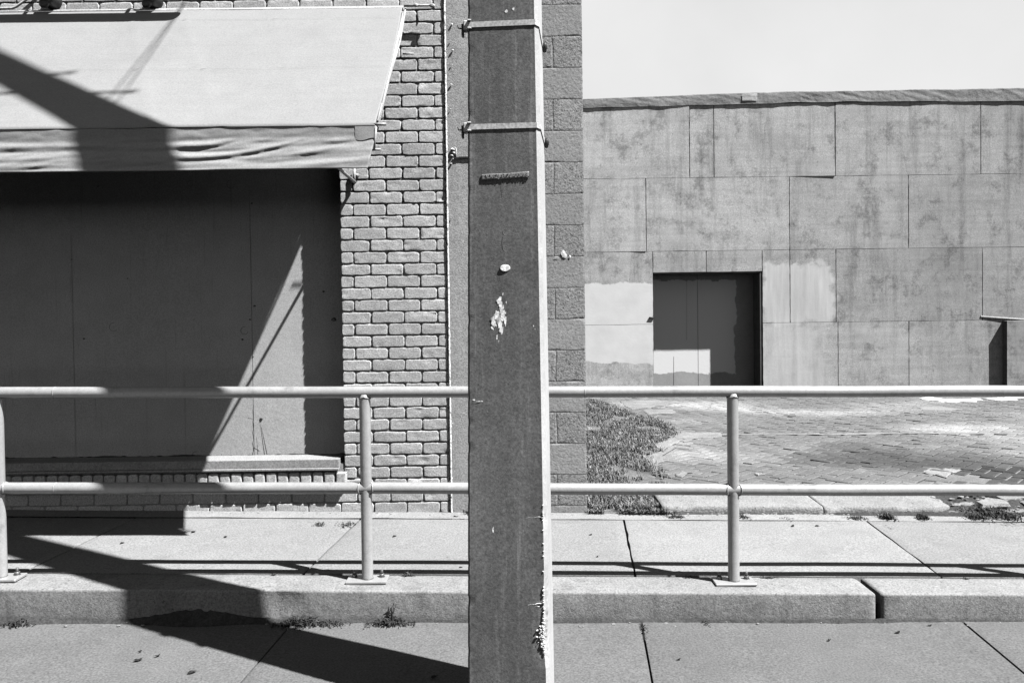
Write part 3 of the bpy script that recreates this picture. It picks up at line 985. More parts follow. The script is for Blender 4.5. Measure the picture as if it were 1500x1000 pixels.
# boarding in the window
bm = bmesh.new()
seams = [-5.6, X(-260, W+REC, 450), X(106.5, W+REC, 450), X(368.5, W+REC, 450), PX0+.3]
for a, b in zip(seams, seams[1:]):
    a += .0015; b -= .0015
    def f(u, v):
        x = a+(b-a)*u; z = z_sill_t-.04+(WIN_TOP+.1-z_sill_t)*v
        return (x, W+REC+.002*nz((x*2, 1, z*2))+.0006*nz((x*20, 3, z*3)), z)
    grid(bm, 40, 40, f)
    box(bm, a, b, W+REC+.006, W+REC+.03, z_sill_t-.05, WIN_TOP+.1)
win = empty('boarded_window', (0, 0, 0), None, None); win.parent = bld; win.location = Vector((-2.5, W+REC, .5))-bld.location
def wobj(*a, **k): return obj(*a, parent=win, **k)
wobj('boarding', bm, board_m)
# nail heads, patched knots and gouges on the boarding
bm = bmesh.new()
for (a, b, s) in ((187, 408, 1.2), (144, 273, 1.5), (369, 298, 1.6), (373, 448, 2), (355, 497, 2), (474, 427, 2.2), (284, 468, 1), (366, 468, 1.6), (123, 496, 2), (371, 522, 1), (383, 613, 2.5), (105, 380, 1), (489, 468, 4)):
    p = at(a, b, W+REC-.001); bm = bmesh.new()
    stone(bm, (p.x, p.y, p.z), s*.0028, 1.0, a)
    wobj('nail_head', bm, black_m)
bm = bmesh.new()
for (a, b, s) in ((166, 479, 6), (358, 484, 5.5), (338, 270, 6), (279, 269, 4), (287, 667, 6)):
    p = at(a, b, W+REC-.0005); rr = s/F*W
    ring = [Vector((p.x+rr*math.cos(t_/14*6.283), p.y, p.z+rr*1.05*math.sin(t_/14*6.283))) for t_ in range(3, 14)]
    bm = bmesh.new(); tube(bm, ring, .0011, 5)
    wobj('plug_outline', bm, black_m)
bm = bmesh.new()
pts = [at(371+.8*math.sin(k*2.1), 590+k*5.3, W+REC-.0005) for k in range(16)]
tube(bm, pts, [.0012+.0022*abs(nz((k*.9, 1, 1))) for k in range(16)], 5)
wobj('split', bm, black_m)
for (a, b, c_, d, r_) in ((363, 612, 370, 613, 1.1), (380, 612, 388, 668, 1.1), (383, 625, 392, 668, 1.1), (325, 664, 325, 671, 1.1), (376, 640, 378, 669, 1.1), (372, 655, 380, 660, 1.1)):
    bm = bmesh.new(); tube(bm, [at(a, b, W+REC-.0005), at(c_, d, W+REC-.0005)], .0011, 5)
    wobj('split', bm, black_m)
# dirt line on top of the sill
bm = bmesh.new()
def dl(u, v):
    x = -5.5+(PX0+5.5)*u
    h = .006+.018*max(0, nz((x*4, 1, 1)))+.010*max(0, nz((x*22, 1, 4)))
    return (x, W+REC-.002-.022*(1-v), z_sill_t+.001+h*v)
grid(bm, 500, 2, dl)
wobj('sill_dirt', bm, dirt)
bm = bmesh.new()
sx1 = X(496.5, W-.03, 680)
zt = Z(672.5, W-.03, 480); zb_ = Z(688, W-.03, 480)
box(bm, -5.6, sx1, W-.030, W+REC+.05, zb_+.014, zt)
# thin lip below
v = box(bm, -5.6, sx1, W-.046, W-.002, zb_, zb_+.0135)
bmesh.ops.bevel(bm, geom=[e for e in bm.edges], offset=.002, segments=1, affect='EDGES')
for v in bm.verts: v.co.z += .003*nz((v.co.x*2, 1, 1))
obj('timber_sill', bm, sill_m, win)
# roof slab so the building is closed
bm = bmesh.new()
box(bm, -5.7, CX+.03, W-.03, 13.25, 4.405, 4.5)
box(bm, -5.6, -5.5, 5.41, 13.1, -.3, 4.4)
box(bm, -5.49, CX-.25, 5.62, 5.7, -.3, 4.395)
obj('roof', bm, flash_m, bld)

# ------------------------------------------------------------------ awning
AF = 3.97                                  # plane of the valance
aw = empty('awning', (-3, 4.5, 2.2), 'pale canvas shop awning with sagging valance over the boarded window', 'awning')
tl = at(590, 9, W-.012); bl_ = at(549, 184, AF)
AXR = (tl.x+bl_.x)/2
ZT, ZB = tl.z, bl_.z
AXL = -5.3
def can(u, v):
    # u along (0 right .. 1 left), v down the slope
    xr = tl.x+(bl_.x-tl.x)*v + .010*math.sin(v*3.1)
    x = xr+(AXL-xr)*u
    y = W-.012+(AF-W+.012)*v
    z = ZT+(ZB-ZT)*v
    sag = .012*math.sin(math.pi*v)*(1-.5*math.exp(-u*40))
    n = .0045*nz((x*1.6, y*1.8, 2))+.002*nz((x*5, y*2.2, 5))
    # faint diagonal creases
    for c_, s_, a in ((-2.35, .55, .004), (-2.05, .6, .003), (-1.5, .5, .002)):
        d = (x-c_)-s_*(W-y); n += a*math.exp(-(d/.02)**2)
    if v > .30 and v < .34: n += .0025
    # the top hem
    return Vector((x, y+.7*(-sag*0), z-sag+n))
bm = bmesh.new()
us = [0, .002, .004, .008]+[.012+.988*i/170 for i in range(171)]
vs = [[bm.verts.new(can(u, j/44)) for j in range(45)] for u in us]
for i in range(len(us)-1):
    for j in range(44): bm.faces.new((vs[i][j], vs[i][j+1], vs[i+1][j+1], vs[i+1][j])).smooth = True
o = obj('canopy', bm, canvas, aw)
md = o.modifiers.new('t', 'SOLIDIFY'); md.thickness = .004; md.offset = -1
# stitched seam on the canopy
bm = bmesh.new()
for vv in (.12, .555):
    for off in (-.006, .006):
        tube(bm, [can(i/120, vv+off)+Vector((0, -.002, .003)) for i in range(121)], .0011, 5)
obj('seam', bm, sill_m, o)
# valance
zv0 = ZB; VH = ZB-at(540, 248, AF).z
FOLDS = []
for (fa, fb, fc, fd, w_, a_) in ((-700, 214, 262, 213, .013, .010), (-700, 232, 250, 228, .018, .010), (-700, 222, 262, 221, .006, -.007),
        (255, 214, 345, 203, .010, .012), (250, 222, 350, 207, .006, -.012), (240, 231, 455, 201, .011, .020), (240, 238, 430, 214, .009, -.014),
        (330, 232, 520, 210, .009, .012), (330, 240, 545, 226, .012, -.008), (410, 197, 470, 186, .007, .009), (395, 203, 440, 196, .005, -.009),
        (200, 244, 545, 241, .014, .008), (470, 207, 540, 200, .008, .008), (280, 224, 430, 207, .005, -.006)):
    q0 = at(fa, fb, AF); q1 = at(fc, fd, AF); FOLDS.append((q0.x, q0.z, q1.x, q1.z, w_, a_))
def valf(u, v):
    x0 = bl_.x+.002; 
    xr = x0+(at(540, 248, AF).x-x0)*max(0, (v-.25)/.75)**1.0
    x = xr+(AXL-xr)*u
    z = zv0-VH*v*(1+.015*nz((x*1.5, 3, 3)))
    band = min(1, max(.25, (v-.24)/.05))
    y = AF+.002
    # cloth hangs and kicks outwards to its hem; long lazy folds run along it
    kick = .035*max(0, v-.27)**1.1/.73
    d = 0
    for (fx0, fz0, fx1, fz1, w_, a_) in FOLDS:
        t = (x-fx0)/(fx1-fx0)
        e = min(1, max(0, min(t, 1-t)*6))
        if e <= 0: continue
        tt = min(1, max(0, t)); zc = fz0+(fz1-fz0)*tt-abs(fz1-fz0)*.35*math.sin(math.pi*tt)
        d += .38*a_*e*math.exp(-((z-zc)/w_)**2)
    y -= kick+band*(d+.007*nz((x*2.6+v*3.0, v*6.0, 4))+.0035*nz((x*9+v*7, v*11, 7)))
    if v < .27: y -= .0015*nz((x*14, v*9, 3))
    return Vector((x, y, z))
bm = bmesh.new()
us = [0, .002, .005]+[.01+.99*i/420 for i in range(421)]
vs = [[bm.verts.new(valf(u, j/30)) for j in range(31)] for u in us]
for i in range(len(us)-1):
    for j in range(30): bm.faces.new((vs[i][j], vs[i][j+1], vs[i+1][j+1], vs[i+1][j])).smooth = True
va = obj('valance', bm, valance_m, aw)
md = va.modifiers.new('t', 'SOLIDIFY'); md.thickness = .003; md.offset = 0
bm = bmesh.new()
def hem(u, v):
    p = valf(u, .995+.0*v)
    return p
for k in range(0, 90):                           # loose stitches at the top band, a patch at its right end
    pass
x0 = bl_.x-.03
p = at(520, 184, AF); q = at(549, 203, AF)
def patch(u, v):
    x = p.x+(q.x-.003-p.x)*u; z = ZB-.003-(ZB-q.z)*v*(1+.1*math.sin(u*5))
    return (x, AF-.0015-.003*v*math.sin(u*3), z)
grid(bm, 10, 6, patch)
obj('patch', bm, valance_m, va)
# frame tubes
fr = empty('frame', (0, 0, 0), None, None); fr.parent = aw; fr.location = (0, 0, 0)
def T(name, pts, r, m=tube_m, par=None, n=10):
    bm = bmesh.new(); tube(bm, pts, r, n); return obj(name, bm, m, par or fr)
aw_in = Vector((0, .012, -.020))
T('rafter', [at(592, 8, W-.02)+aw_in, at(551, 183, AF)+aw_in], .010)
T('rafter_lacing', [at(594, 12, W-.03), at(586, 60, W-.28*1.03), at(573, 105, 4.43), at(561, 145, 4.2), at(553, 178, 4.0)], .006)
T('rafter', [Vector((-3.2, W-.02, ZT))+aw_in, Vector((-3.2, AF, ZB))+aw_in], .010)
T('front_bar', [Vector((AXL, AF+.012, ZB-.02)), at(551, 186, AF)+Vector((0, .012, 0))], .010)
T('top_bar', [Vector((AXL, W-.03, ZT-.012)), at(591, 12, W-.03)], .010)
arm = at(520, 267, W-.02)
T('lower_arm', [arm, Vector((arm.x, AF+.03, arm.z+.02))], .010)
T('lower_bar', [Vector((AXL, AF+.035, arm.z+.02)), Vector((arm.x, AF+.035, arm.z+.02))], .009)
T('side_bar', [at(551, 186, AF), at(548, 220, AF)], .0055)
T('rod', [at(590, 79, 4.75), at(606, 79, 4.75)], .0055)
T('rod', [at(548, 182.5, AF+.01), at(566, 182, AF+.01)], .0075)
T('rod', [at(543, 219.5, AF+.02), at(558, 219, AF+.02)], .0060)
T('rod', [at(592, 9, W-.05), at(634, 8, W-.05)], .0075)
T('wall_stay', [at(519, 246, W-.02), at(519, 268, W-.02)], .009)
bm = bmesh.new()
for (a, b, c_, r_) in ((523, 257, .01, .012), (609, 8, .055, .012), (633, 8.5, .055, .013)):
    bm = bmesh.new(); stone(bm, at(a, b, W-c_), r_, 1, a); obj('clamp', bm, tube_m, fr)
T('wall_pin', [at(612, 17, W-.003), at(612.5, 33, W-.003)], .004, dark_wood)

# ------------------------------------------------------------------ sign light above the awning
sl = empty('sign_light', (-2.7, W-.1, 2.4), 'dark long sign light on wall brackets above the awning', 'light')
# the tube whose shadow lies across the top of the canopy
end_sh = at(258, 24, 4.90)
k_ = .33
e = end_sh+Vector((.585, -.292, 1.0))*k_
def lamp_tube(): 
    bm = bmesh.new(); n = 24
    pts = [Vector((AXL, e.y, e.z+.0)), Vector((-3.4, e.y, e.z)), Vector((e.x-.03, e.y, e.z)), Vector((e.x-.01, e.y, e.z)), Vector((e.x, e.y, e.z))]
    tube(bm, pts, [.052, .052, .052, .045, .025], 20)
    return obj('lamp_tube', bm, black_m, sl)
lamp_tube()
for px in (73, 222):
    b = at(px, 2, W-.045)
    br = empty('bracket', b-sl.location, None, None); br.parent = sl
    bm = bmesh.new()
    tube(bm, [b+Vector((0, .06, .012)), b+Vector((0, .02, .012)), b+Vector((0, -.03, .012)), b+Vector((0, -.06, .0))], [.055, .052, .045, .030], 18)
    obj('junction_box', bm, black_m, br)
    bm = bmesh.new()
    tube(bm, [b+Vector((0, -.03, .0)), b+Vector((-.02, -.04, -.035)), b+Vector((-.035, -.04, -.045))], [.03, .028, .012], 12)
    obj('knuckle', bm, black_m, br)
    bm = bmesh.new()
    tube(bm, [b+Vector((0, -.02, .03)), b+Vector((.01, -.04, .12)), b+Vector((.02, -.06, .25)), Vector((b.x+.03, e.y, e.z-.03))], .012, 10)
    obj('gooseneck', bm, black_m, br)
bm = bmesh.new()
tube(bm, [at(-60, 14.5, W-.02), at(18, 12.5, W-.02), at(24, 10, W-.02), at(38, 0, W-.02), at(60, -20, W-.02)], .008, 10)
obj('conduit', bm, strap_m, sl)

# ================================================================== RAILING
RY = 3.83
rl = empty('handrail', (0, RY, .14), 'two bar pale metal pipe railing bolted along the top of the kerb', 'railing')
def rail_pt(px, py): return at(px, py, RY)
RR = .0275
def rail(name, ys):
    a = rail_pt(*ys[0]); b = rail_pt(*ys[-1])
    P = [rail_pt(*q) for q in ys]
    pts = []
    x = -4.6
    while x < 5.0:
        # piecewise linear through the measured points
        if x <= P[0].x: s = (P[1].z-P[0].z)/(P[1].x-P[0].x); z = P[0].z+s*(x-P[0].x)
        elif x >= P[-1].x: s = (P[-1].z-P[-2].z)/(P[-1].x-P[-2].x); z = P[-1].z+s*(x-P[-1].x)
        else:
            for q, r_ in zip(P, P[1:]):
                if q.x <= x <= r_.x: z = q.z+(r_.z-q.z)*(x-q.x)/(r_.x-q.x)
        pts.append(Vector((x, RY, z+.0028*nz((x*1.6, 1, 1)))))
        x += .06
    bm = bmesh.new(); tube(bm, pts, RR, 28)
    return obj(name, bm, rail_m, rl), pts
top_o, top_p = rail('top_rail', [(0, 574.8), (700, 573.8), (1075, 573.2), (1500, 572.8)])
mid_o, mid_p = rail('middle_rail', [(0, 714.6), (538, 714.2), (1075, 716.8), (1500, 718)])
def zat(pts, x):
    for a, b in zip(pts, pts[1:]):
        if a.x <= x <= b.x: return a.z+(b.z-a.z)*(x-a.x)/(b.x-a.x)
for (xx, pts) in ((X(81, RY, 575), top_p), (X(856, RY, 573), top_p), (X(82, RY, 714), mid_p)):
    bm = bmesh.new(); z = zat(pts, xx)
    tube(bm, [Vector((xx-.002, RY, z)), Vector((xx+.002, RY, z))], RR+.0008, 28)
    obj('sleeve_joint', bm, tube_m, rl)
pbase = [(2, 846), (538.5, 847), (1075, 852)]
pxs = [at(a, b, RY).x for a, b in pbase]
sp = (pxs[2]-pxs[0])/2
pxs = [pxs[0]-sp]+pxs+[pxs[2]+sp]
for i, x in enumerate(pxs):
    zb = z_kerb(x, 0)+.002; zt = zat(top_p, x)
    bm = bmesh.new()
    n = 24
    # coped top: flares into the underside of the rail
    zs = [zb+.012, zb+.02, (zb+zt)/2, zt-RR-.022, zt-RR-.008, zt-RR*.35]
    tube(bm, [Vector((x, RY, z)) for z in zs], [RR*1.06, RR*.985, RR*.98, RR*.98, RR*.98, RR*1.0], n)
    zm = zat(mid_p, x)
    po = obj('post', bm, rail_m, rl)
    bm = bmesh.new()                      # weld beads where the middle bar meets the post
    for s in (-1, 1):
        ring = [Vector((x+s*(RR*.55+.008+.012*abs(math.cos(t/20*6.283))), RY+RR*1.04*math.cos(t/20*6.283), zm+RR*1.04*math.sin(t/20*6.283))) for t in range(21)]
        bm = bmesh.new(); tube(bm, ring, .0035, 6, caps=False); obj('weld', bm, rail_m, po)
    ring = [Vector((x+RR*1.02*math.cos(t/20*6.283), RY+RR*1.02*math.sin(t/20*6.283), zt-RR*.75-.010*abs(math.cos(t/20*6.283)))) for t in range(21)]
    bm = bmesh.new(); tube(bm, ring, .003, 6, caps=False)
    obj('weld', bm, rail_m, po)
    bm = bmesh.new()
    bevel_box(bm, x-.098, x+.098, RY-.052, RY+.048, zb+.001, zb+.013, .002, 1)
    pl_ = obj('base_plate', bm, rail_m, po)
    for (sx, sy) in ((-1, .6), (1, .6), (-1, -.15), (1, -.15)):
        if sy < 0: continue
        bx_ = x+sx*.066; by_ = RY+sy*.03
        bm = bmesh.new()
        tube(bm, [Vector((bx_, by_, zb+.012)), Vector((bx_, by_, zb+.015))], .016, 16)
        tube(bm, [Vector((bx_, by_, zb+.015)), Vector((bx_, by_, zb+.029))], .0125, 6)
        tube(bm, [Vector((bx_, by_, zb+.029)), Vector((bx_, by_, zb+.046)), Vector((bx_, by_, zb+.048))], [.0065, .0065, .004], 10)
        obj('bolt', bm, bolt_m, po)

# ================================================================== POLE
PY = 2.80                                  # front of the pole
TH = math.radians(-5.8)
pole = empty('utility_pole', (0, PY+.14, 0), 'tall square tapering concrete utility pole at the front of the railing, with two metal straps', 'pole')
c7, s7 = math.cos(TH), math.sin(TH)
# centre line and width against height
zt1 = Z(0, PY, 740); zb1 = Z(1000, PY, 750)
wb = .2925; taper = .0185
def pw_(z): return wb-taper*(z-zb1)
cxb = (at(689, 1000, PY).x+at(813, 1000, PY).x)/2+.000; 
def pc(z): return Vector((cxb+.0028*(z-zb1)+.038*max(0, z-2.7), PY+.145, z))
def ploc(z, u, v):
    """point on section: u,v in -1..1 of half width, local axes"""
    h = pw_(z)/2
    a, b = u*h, v*h
    c = pc(z)
    return Vector((c.x+a*c7-b*s7, c.y+a*s7+b*c7, z))
def section(z):
    h = pw_(z)/2; ch = .013/h
    return [(-1+ch*.55, -1), (1-ch, -1), (1, -1+ch), (1, 1-ch), (1-ch, 1), (-1+ch, 1), (-1, 1-ch), (-1, -1+ch*.55)]
bm = bmesh.new()
NZ = 520
zlist = [-.35+3.3*i/NZ for i in range(NZ+1)]+[3.2, 4, 5.2, 6.5, 8, 9.5, 10.2]
rows = []
chipz = Z(935, PY, 797)
for z in zlist:
    r = []
    sec = section(z)
    # subdivide the front face so that its edge can be chipped
    pts = []
    for k in range(8):
        a, b = sec[k], sec[(k+1) % 8]
        n = 12 if k == 0 else (4 if k in (1, 2) else 2)
        for t in range(n): pts.append((a[0]+(b[0]-a[0])*t/n, a[1]+(b[1]-a[1])*t/n))
    for (u, v) in pts:
        p = ploc(z, u, v)
        if z < 3:
            # bruised right-hand arris
            d = math.hypot(u-1+.06, v+1-.06)
            am = .0
            if d < .30:
                w_ = .5*max(0, 1-abs(z-chipz)/.10)+.22*max(0, 1-abs(z-(chipz+.14))/.12)+.10*max(0, 1-abs(z-Z(755, PY, 797))/.04)
                am = w_*(max(0, 1-d/.30))*(.6+.8*abs(nz((z*30, u*9, 2))))
                p += Vector((-.030*am*c7, .030*am, 0))
            d2 = math.hypot(u+1, v+1)
            if d2 < .12:
                a2 = .003*max(0, nz((z*22, 1, 7)))
                p += Vector((a2, a2, 0))
            p += Vector((0, .0007*nz((u*3, z*6, 1)), 0))
        r.append(bm.verts.new(p))
    rows.append((r, pts, z))
for (a, pa, za), (b, pb, zb2) in zip(rows, rows[1:]):
    n = len(a)
    for k in range(n):
        j = (k+1) % n
        f = bm.faces.new((a[k], a[j], b[j], b[k]))
        # 12 front faces, 4 chamfer, 4 side ...
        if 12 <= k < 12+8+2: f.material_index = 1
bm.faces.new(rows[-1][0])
shaft = obj('shaft', bm, [pole_m, pole_sunlit], pole)
# straps
def strap(py, nm='strap'):
    z = Z(py, PY, 740)
    g = .0035
    h = .0095
    bm = bmesh.new()
    sec = section(z)
    def ringp(zz, off):
        out_ = []
        hh = pw_(z)/2
        for (u, v) in sec:
            l = math.hypot(u, v)
            q = ploc(z, u*(1+off/hh), v*(1+off/hh)); q.z = zz; out_.append(q)
        return out_
    lo = ringp(z-h, g); hi = ringp(z+h, g); li = ringp(z-h, .0005); hi2 = ringp(z+h, .0005)
    drop = [0, -.001, -.004, -.012, -.012, -.008, -.004, -.002]
    R4 = []
    for lst in (li, lo, hi, hi2):
        R4.append([bm.verts.new(q+Vector((0, 0, drop[k]*1.2))) for k, q in enumerate(lst)])
    for a, b in zip(R4, R4[1:]):
        for k in range(8):
            bm.faces.new((a[k], a[(k+1) % 8], b[(k+1) % 8], b[k]))
    so = obj(nm, bm, strap_m, pole)
    # buckle at the left arris
    b0 = ploc(z, -1, -.93)
    bm = bmesh.new()
    bevel_box(bm, b0.x-.016, b0.x+.004, b0.y-.012, b0.y+.022, z-.018, z+.016, .003, 1)
    bevel_box(bm, b0.x-.002, b0.x+.012, b0.y-.022, b0.y-.004, z-.017, z-.010, .002, 1)
    bevel_box(bm, b0.x-.002, b0.x+.012, b0.y-.022, b0.y-.004, z+.011, z+.017, .002, 1)
    obj('buckle', bm, strap_m, so)
    bm = bmesh.new()
    bevel_box(bm, b0.x-.024, b0.x-.015, b0.y, b0.y+.03, z-.034, z+.010, .003, 1)
    tube(bm, [b0+Vector((-.02, .01, -.006)), b0+Vector((-.034, .005, -.006)), b0+Vector((-.036, .004, .004))], .003, 8)
    obj('screw', bm, black_m, so)
    q = ploc(z, 1.02, .8)
    bm = bmesh.new()
    tube(bm, [q+Vector((.004, -.01, -.005)), q+Vector((.007, 0, -.02)), q+Vector((.006, .0, -.038))], [.008, .011, .006], 10)
    obj('strap_tail', bm, black_m, so)
    return so
strap(31.5); strap(183)
# embossed number tag
tz = Z(257, PY, 741)
face_y = lambda z: ploc(z, 0, -1).y
tagc = at(740, 257, face_y(tz)-.0)
bm = bmesh.new()
def tg(u, v):
    x = tagc.x+(u-.5)*.168; z = tz+.0015*(u-.5)*4+(v-.5)*.0195+.001*math.sin(u*9)
    yy = ploc(z, 0, -1).y+(x-pc(z).x)*math.tan(TH)
    return (x, yy-.0022-.0008*math.sin(u*7), z)
grid(bm, 30, 4, tg)
to = obj('number_tag', bm, tag_m, pole)
md = to.modifiers.new('t', 'SOLIDIFY'); md.thickness = .003; md.offset = 1
cu = bpy.data.curves.new('tag_text', 'FONT'); cu.body = 'VX-2J-E-78-00-18'; cu.size = .020; cu.extrude = .0012; cu.align_x = 'CENTER'; cu.align_y = 'CENTER'; cu.space_character = 1.05
tob = bpy.data.objects.new('tag_text', cu); COL.objects.link(tob)
C.view_layer.update()
me = bpy.data.meshes.new_from_object(tob.evaluated_get(C.evaluated_depsgraph_get()))
bpy.data.objects.remove(tob)
lt = bpy.data.objects.new('lettering', me); COL.objects.link(lt); me.materials.clear(); me.materials.append(sill_m)
lt.parent = to
lt.matrix_parent_inverse = Matrix.Identity(4)
tx = tagc.x+.006
lt.location = Vector((tx, ploc(tz, 0, -1).y+(tx-pc(tz).x)*math.tan(TH)-.0062, tz))
lt.rotation_euler = (math.pi/2, -.012, TH)
# (its parent sits at the world origin offset by the pole's empty, so undo that)
# oval mark plate
def disc(px, py, rx, rz, m, nm, th=.003):
    c = at(px, py, face_y(Z(py, PY, 740)))
    z = c.z
    yf = ploc(z, 0, -1).y+(c.x-pc(z).x)*math.tan(TH)
    bm = bmesh.new(); n = 24
    fr_ = [bm.verts.new((c.x+rx*.93*math.cos(t/n*6.283), yf-th, z+rz*.93*math.sin(t/n*6.283))) for t in range(n)]
    md_ = [bm.verts.new((c.x+rx*math.cos(t/n*6.283), yf-th*.6, z+rz*math.sin(t/n*6.283))) for t in range(n)]
    bk = [bm.verts.new((c.x+rx*math.cos(t/n*6.283), yf+.003, z+rz*math.sin(t/n*6.283))) for t in range(n)]
    bm.faces.new(fr_)
    for t in range(n):
        j = (t+1) % n
        bm.faces.new((md_[t], md_[j], fr_[j], fr_[t])); bm.faces.new((bk[t], bk[j], md_[j], md_[t]))
    return obj(nm, bm, m, pole)
disc(740, 392.5, 7.6/F*PY, 5/F*PY, white_paint, 'oval_plate', .0048)
def oval_line(px, py, rx, rz, r=.0011):
    c = at(px, py, face_y(Z(py, PY, 740)))
    yf = ploc(c.z, 0, -1).y+(c.x-pc(c.z).x)*math.tan(TH)
    k = PY/F
    bm = bmesh.new()
    pts = []
    for t in range(25):
        a = t/24*6.283
        cx_, cz_ = math.cos(a), math.sin(a)
        pts.append(Vector((c.x+rx*k*abs(cx_)**.6*math.copysign(1, cx_), yf-.0002, c.z+rz*k*cz_)))
    tube(bm, pts, r, 5, caps=False)
    obj('cast_mark', bm, pole_m, pole)
oval_line(739, 277, 4.5, 16); oval_line(740.5, 356, 4.6, 12); oval_line(740.5, 340, 3.6, 4)
# white splash: built from small flakes of paint
def splat(cells, m, nm, seedv):
    bm = bmesh.new()
    for (px, py, rx, rz) in cells:
        if rx > 1.5: rx *= 1.5; rz *= 1.35
        c = at(px, py, face_y(Z(py, PY, 740)))
        yf = ploc(c.z, 0, -1).y+(c.x-pc(c.z).x)*math.tan(TH)
        k = PY/F; n = 26
        rng = [bm.verts.new((c.x+rx*k*math.cos(t/n*6.283)*(1+.55*nz((math.cos(t/n*6.283)*2.2, math.sin(t/n*6.283)*2.2, px*.7+py))),
                             yf-.0013-.0002*random.random(), c.z+rz*k*math.sin(t/n*6.283)*(1+.6*nz((math.cos(t/n*6.283)*2.4, math.sin(t/n*6.283)*2.4, px+py*.3))))) for t in range(n)]
        bm.faces.new(rng)
    r = bmesh.ops.solidify(bm, geom=bm.faces[:], thickness=-.0012)
    return obj(nm, bm, m, pole)
splat([(733, 441, 3.4, 4), (734.5, 449, 2.2, 5), (737, 455, 3.8, 5), (732, 462, 6, 5.5), (729, 470, 6.2, 7), (735, 471, 5.2, 8), (724.5, 479, 3.2, 3.6), (738, 463, 3, 7),
       (736, 484, 3.2, 3.6), (741, 458, 1.4, 2.2), (742, 443, 1.2, 2), (737, 431, 1.2, 2), (729, 494, 1.6, 3), (731, 500, .8, 2), (735, 488, 1, 2), (741, 470, 2, 5),
       (742, 17, 1.7, 1.6), (753, 14, 2, 1.6), (782, 477, 1.2, 1.3), (784, 482, .8, .8), (724, 776, 2.2, 4.2), (695, 586, 2, .8), (708, 588, 9, .7)], white_paint, 'paint_splash', 1)
# chipped arris with pale broken aggregate, and scrape marks
bm = bmesh.new()
def chipstone(px, py, s, k):
    z = Z(py, PY, 797)
    y = ploc(z, 1, -1).y
    p = at(px, py, y+.0015)
    stone(bm, (p.x, p.y, p.z), s, 1.2, k)
k = 0
for (py0, py1, spread, n) in ((735, 765, 1.5, 12), (858, 905, 1.6, 22), (905, 950, 6, 80), (765, 858, .8, 6), (950, 960, 2, 6)):
    for _ in range(n):
        k += 1
        py = random.uniform(py0, py1)
        t = 1-abs((py-930)/30) if py0 >= 905 else .5
        chipstone(797.3+(py-900)*.012-abs(random.gauss(0, spread))*max(.2, t), py, random.uniform(.0012, .0032), k)
obj('chipped_edge', bm, chip_m, pole)
bm = bmesh.new()
for (a, b, c_, d, r) in ((770, 884.5, 797, 881, .0022), (775, 885.5, 790, 886, .0014), (767, 757.5, 797, 755, .0014), (715, 980, 753, 983, .0007), (775, 988, 800, 992, .0006), (695, 411, 722, 424, .0006)):
    P = []
    for t in range(9):
        px = a+(c_-a)*t/8; py = b+(d-b)*t/8+.5*math.sin(t*2)
        q = at(px, py, face_y(Z(py, PY, 740)))
        yf = ploc(q.z, 0, -1).y+(q.x-pc(q.z).x)*math.tan(TH)
        P.append(Vector((q.x, yf, q.z)))
    bm = bmesh.new(); tube(bm, P, r, 5)
    obj('scrape', bm, chip_m, pole)
# hardware high on the pole (it throws the small barbs in the shadow)
for zz, dx in ((7.05, .60), (7.75, .42)):
    bm = bmesh.new(); c = pc(zz); h = pw_(zz)/2
    for s in (-1, 1):
        tube(bm, [Vector((c.x+s*h, c.y, zz)), Vector((c.x+s*(h+dx*.6), c.y, zz+.01)), Vector((c.x+s*(h+dx*.6), c.y, zz+.07))], .012, 8)
    obj('step_bolt', bm, black_m, pole)
ms = Vector((-1.62, 7.0, 4.5))
bm = bmesh.new(); tube(bm, [ms, ms+Vector((0, 0, 1.75)), ms+Vector((0, -.04, 1.85)), ms+Vector((0, -.12, 1.80))], .025, 10)
obj('service_mast', bm, black_m, bld)
for k, (dx, dz) in enumerate(((0, 0), (.16, .25))):
    bm = bmesh.new()
    a = pc(6.25+dz)+Vector((dx*.3, .1, 0)); b = ms+Vector((dx, -.02, 1.72+dz*.3))
    tube(bm, [a.lerp(b, t/12)-Vector((0, 0, .06*math.sin(math.pi*t/12))) for t in range(13)], .0045, 6)
    tag(obj('service_wire', bm, black_m), 'thin dark overhead wire from the concrete pole to the brick building roof', 'wire', 'service wires above the awning')

# ================================================================== PLYWOOD CLAD BUILDING
pb = empty('plywood_building', (5, BY, 0), 'long low building across the lot, clad in staggered grey plywood sheets', 'building')
r0, r1, r2, r3 = bz(151), bz(258), bz(365), bz(471.5)
zg = -.16
PT = .018
def sheet(px0, px1, z1, z0, seedv, curl=None, lift=0, name='plywood_sheet', yoff=0, py=470):
    a = bx(px0, 300)+.006; b = bx(px1, 300)-.006
    z0 += .003; z1 -= .003
    bm = bmesh.new()
    ax, az, am = curl if curl else (0, 0, 0)
    def f(u, v):
        x = a+(b-a)*u; z = z0+(z1-z0)*v
        y = BY-PT+yoff-.004*nz((x*.9, seedv, z*.9))-.0012*nz((x*5, seedv, z*2))-lift
        if curl:
            du = abs(u-ax); dv = abs(v-az)
            y -= am*max(0, 1-du*1.8)**2*max(0, 1-dv*2.2)**2
        else: y -= 0
        # nailed edges wander
        if u in (0, 1): x += .006*nz((seedv, 1, z*9))
        if v in (0, 1): z += .005*nz((x*3, seedv, 1))
        return Vector((x, y, z))
    nx = max(3, int((b-a)/.06)); ny = max(3, int((z1-z0)/.06))
    vs = grid(bm, nx, ny, f)
    ring = [vs[i][0] for i in range(nx+1)]+[vs[nx][j] for j in range(1, ny+1)]+[vs[i][ny] for i in range(nx-1, -1, -1)]+[vs[0][j] for j in range(ny-1, 0, -1)]
    skirt(bm, ring, (0, .012, 0))
    o = obj(name, bm, ply, pb)
    set_tone(o, [1+.07*math.sin(seedv*12.9)]*len(o.data.polygons))
    return o
